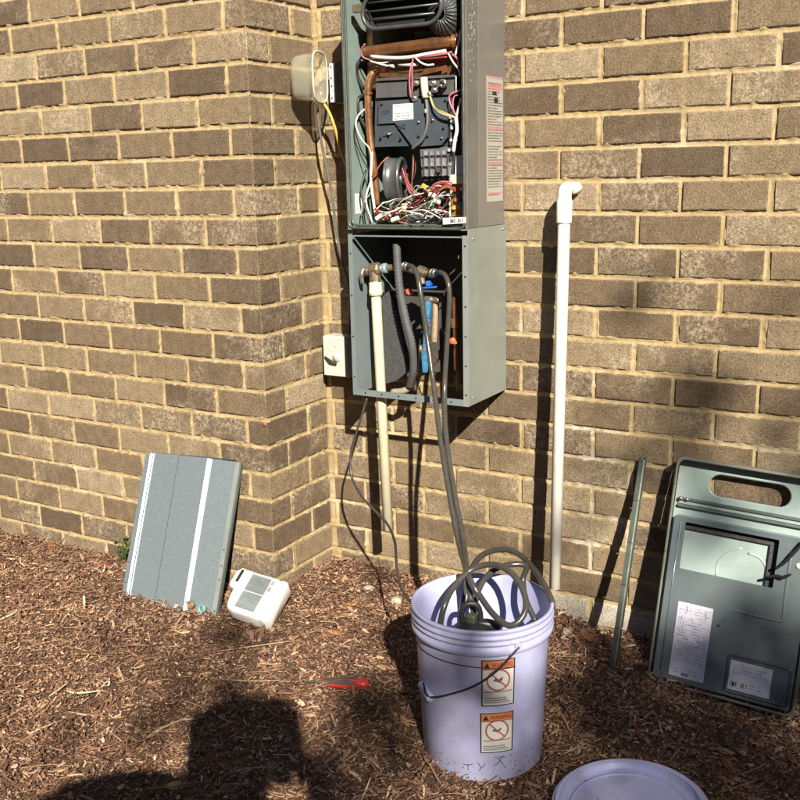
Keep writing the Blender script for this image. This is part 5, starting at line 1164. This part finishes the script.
for c_, rad, nn_ in clumps:
    for j in range(nn_):
        q = c_+Vector((rt.gauss(0, 1), rt.gauss(0, 1), rt.gauss(0, .8)))*rad*.6
        d1 = Vector((rt.gauss(0, 1), rt.gauss(0, 1), rt.gauss(0, .6)-.3)).normalized(); s1 = d1.cross(Vector((rt.gauss(0, .5), rt.gauss(0, .5), 1))).normalized(); ll = rt.uniform(.085, .14); ww = ll*.34
        o_ = len(vs); vs += [q, q+d1*ll*.45+s1*ww, q+d1*ll, q+d1*ll*.45-s1*ww, q+d1*ll*.45-Vector((0, 0, .006))]
        fs += [(o_, o_+1, o_+4), (o_+1, o_+2, o_+4), (o_+2, o_+3, o_+4), (o_+3, o_, o_+4)]
me = bpy.data.meshes.new('crown'); iv = MINV[tree.name]; me.from_pydata([tuple(iv @ v) for v in vs], [], fs); link('crown', me, M_LEAF, tree)

# ------------------------------------------------------------------ unseen tree line added to block low sky light, lower toward the sun
def added_tree_line():
    na, nz = 150, 22; vs = []; fs = []; rl_ = random.Random(4); top_ = []
    for i in range(na+1):
        a_ = R(-192+i*204/na); d_ = abs(a_-math.atan2(-SUN[1], -SUN[0])); hgt = 4.2+4.2*min(1, max(0, (d_-R(24))/R(30)))+.8*noise.noise((i*.31, 2.2, 0)); top_.append((a_, hgt))
        for k in range(nz+1):
            z = -.6+(hgt+.6)*k/nz; q = 10.6+1.1*noise.noise((a_*5, z*.55, 1.1))+.5*noise.noise((a_*17, z*1.7, 5.1))+.9*(k/nz)**3
            vs.append((.5+q*math.cos(a_), q*math.sin(a_), z))
    for i in range(na):
        for k in range(nz): fs.append((i*(nz+1)+k, (i+1)*(nz+1)+k, (i+1)*(nz+1)+k+1, i*(nz+1)+k+1))
    n0 = len(vs)
    for _ in range(14000):
        i = rl_.randrange(na); k = rl_.randrange(nz); p = Vector(vs[i*(nz+1)+k]); d1 = Vector((rl_.gauss(0, 1), rl_.gauss(0, 1), rl_.gauss(0, 1))).normalized(); s1 = d1.orthogonal().normalized(); l_ = rl_.uniform(.10, .22)
        p += Vector((-p.x, -p.y, 0)).normalized()*rl_.uniform(-.1, .5)+Vector((rl_.gauss(0, .2), rl_.gauss(0, .2), rl_.gauss(0, .2)+.1)); o_ = len(vs)
        vs += [tuple(p), tuple(p+d1*l_*.5+s1*l_*.3), tuple(p+d1*l_), tuple(p+d1*l_*.5-s1*l_*.3)]; fs.append((o_, o_+1, o_+2, o_+3))
    me = bpy.data.meshes.new('added_tree_line'); me.from_pydata(vs, [], fs); o = link('added_tree_line', me, M_LEAF); tag(o, 'unseen dense green tree line added behind the camera to block sky light', 'trees', kind='stuff')
added_tree_line()

# ------------------------------------------------------------------ the photographer, standing behind the camera (casts the shadow on the mulch)
gsh = atg(245, 716); s_ = (-2.43-gsh.y)/(-SUN[1]); hat_top = gsh-Vector(SUN)*s_
fw = Vector((AX_F[0], AX_F[1], 0)).normalized(); rt_ = Vector((fw.y, -fw.x, 0)); UPZ = Vector((0, 0, 1))
foot = hat_top-fw*.10; foot.z = ground_z(foot.x, foot.y); TH = hat_top.z-foot.z
def pj(r, f, z): return foot+rt_*r+fw*f+UPZ*z
per = thing('person', 'person in a blue shirt, grey trousers and hat holding up a phone behind the camera', 'person', foot)
iv = MINV[per.name]
def skin(name, verts, edges, radii, mat, sub=2):
    me = bpy.data.meshes.new(name); me.from_pydata([tuple(iv @ v) for v in verts], edges, []); me.update()
    o = link(name, me, mat, per); o.modifiers.new('skin', 'SKIN')
    if not me.skin_vertices: return o
    for i, r in enumerate(radii):
        sv = me.skin_vertices[0].data[i]; sv.radius = (r, r) if not isinstance(r, tuple) else r
    me.skin_vertices[0].data[0].use_root = True
    o.modifiers.new('sub', 'SUBSURF').render_levels = sub; return o
sz = TH-.24
C3 = Vector(CAM); wz = C3.z-foot.z
nodes = [pj(0, 0, .93), pj(0, .01, 1.12), pj(0, .03, sz-.12), pj(0, .055, sz+.02), pj(0, .085, sz+.10), pj(0, .11, sz+.17), pj(0, .11, sz+.245)]
rad = [(.15, .11), (.135, .10), (.155, .105), .062, .055, (.078, .095), (.07, .085)]; E_ = [(0, 1), (1, 2), (2, 3), (3, 4), (4, 5), (5, 6)]
def addch(par, pts, rs):
    p_ = par
    for v, r in zip(pts, rs): nodes.append(v); rad.append(r); E_.append((p_, len(nodes)-1)); p_ = len(nodes)-1
    return p_
for sd_ in (-1, 1):
    addch(0, [pj(.095*sd_, 0, .86), pj(.11*sd_, .02, .50), pj(.12*sd_, -.02, .09), pj(.13*sd_, .10, .035)], [.085, .062, .045, .036])
    wr_ = C3-fw*.055+rt_*(.085*sd_)-UPZ*.06
    sh_, el_ = ((pj(-.17, .03, sz+.09), pj(-.42, .07, sz+.03)) if sd_ < 0 else (pj(.14, .03, sz-.04), pj(.19, .05, sz-.30)))
    h_ = addch(2, [sh_, el_, wr_, C3-fw*.035+rt_*(.062*sd_)-UPZ*.02], [.062, .046, .028, .022])
    for k in range(4):
        base_ = C3-fw*.030+rt_*(.058*sd_)+UPZ*(.012-k*.018); addch(h_, [base_+rt_*(.012*sd_)+fw*.006, base_-rt_*(.012*sd_)+fw*.010, base_-rt_*((.032-.003*k)*sd_)+fw*.004-fw*.006], [.009, .0085, .0075])
    addch(h_, [C3-fw*.05+rt_*(.055*sd_)+UPZ*.004, C3-fw*.042+rt_*(.035*sd_)+UPZ*.012], [.010, .009])
skin('body', nodes, E_, rad, pm('skin', (0.42, 0.26, 0.18), 0.55, 0, 0.08))
sv = [pj(0, 0, .90), pj(0, .01, 1.12), pj(0, .03, sz-.12), pj(0, .05, sz-.0)]; se = [(0, 1), (1, 2), (2, 3)]; srd = [(.168, .128), (.155, .12), (.175, .125), .075]
for sd_ in (-1, 1):
    n0 = len(sv); sv += [pj(-.17, .03, sz+.09), pj(-.40, .065, sz+.04)] if sd_ < 0 else [pj(.14, .03, sz-.04), pj(.18, .05, sz-.26)]; srd += [.078, .064]; se += [(2, n0), (n0, n0+1)]
skin('shirt', sv, se, srd, pm('blue_cotton', (0.05, 0.09, 0.20), 0.85, 0, 0.2, 60))
sv = [pj(0, 0, .95)]; se = []; srd = [(.16, .12)]
for sd_ in (-1, 1):
    n0 = len(sv); sv += [pj(.097*sd_, 0, .86), pj(.112*sd_, .02, .50), pj(.122*sd_, -.02, .10)]; srd += [.10, .076, .062]; se += [(0, n0), (n0, n0+1), (n0+1, n0+2)]
skin('trousers', sv, se, srd, pm('grey_cotton', (0.10, 0.10, 0.11), 0.85, 0, 0.2, 60))
for sd_ in (-1, 1):
    c_ = pj(.13*sd_, .06, .0); MB().lathe([(0, .0), (.048, .0), (.052, .02), (.046, .06), (.03, .09), (0, .095)], c_, (0, 0, 1), 16).build('shoe', pm('brown_leather', (0.09, 0.05, 0.03), 0.5), per)
    MB().box(pj(.13*sd_, .12, .03), (.09, .09, .06), None, .025, 3).build('shoe_toe', MATS['brown_leather'], per)
hc = hat_top-UPZ*.105; hsd = Vector((SUN[0], SUN[1], 0)).normalized(); hmb = MB()
hmb.lathe([(.10, -.012), (.128, -.012), (.130, -.004), (.126, .006), (.128, .05), (.127, .098), (.122, .105), (0, .107)], hc, (0, 0, 1), 28)
hmb.v = [v-hsd*((v-hc).dot(hsd)*.3) for v in hmb.v]
hmb.build('hat', pm('tan_hat', (0.30, 0.25, 0.17), 0.85, 0, 0.1, 60), per)
hd = pj(0, .11, sz+.21)
for sd_ in (-1, 1):
    MB().lathe([(0, .004), (.009, .002), (.011, -.004)], hd+rt_*(.032*sd_)+fw*.086+UPZ*.0, tuple(fw), 12).build('eye', M_WHITE, per)
    MB().lathe([(0, .012), (.016, .008), (.022, -.004)], hd+rt_*(.078*sd_)-UPZ*.01, tuple(rt_*sd_), 12).build('ear', MATS['skin'], per)
MB().tube([hd+fw*.088+UPZ*.002, hd+fw*.108-UPZ*.028, hd+fw*.094-UPZ*.04], [.008, .013, .010], 8, n=3).build('nose', MATS['skin'], per)
MB().tube([hd+fw*.084-UPZ*.062-rt_*.025, hd+fw*.094-UPZ*.064, hd+fw*.084-UPZ*.062+rt_*.025], [.003, .006, .003], 8, n=3).build('mouth', pm('lips', (0.40, 0.17, 0.14), 0.5), per)
Mh = frame(C3-Vector(AX_F)*.016-Vector(AX_R)*.045+Vector(AX_U)*-.02, AX_R, AX_U)
ph = thing('phone', 'dark smartphone held up by the person behind the camera', 'phone', M=Mh)
MB().box((.045*0, 0, 0), (.148, .072, .008), None, .003, 2).build('body', M_BLACK, ph, local=True)
MB().box((0, 0, .0043), (.140, .064, .0006)).build('screen', pm('phone_glass', (0.02, 0.02, 0.025), 0.1), ph, local=True)
MB().cyl((.045, .02, -.004), (.045, .02, -.006), .007, 16).build('lens', M_DARK, ph, local=True)
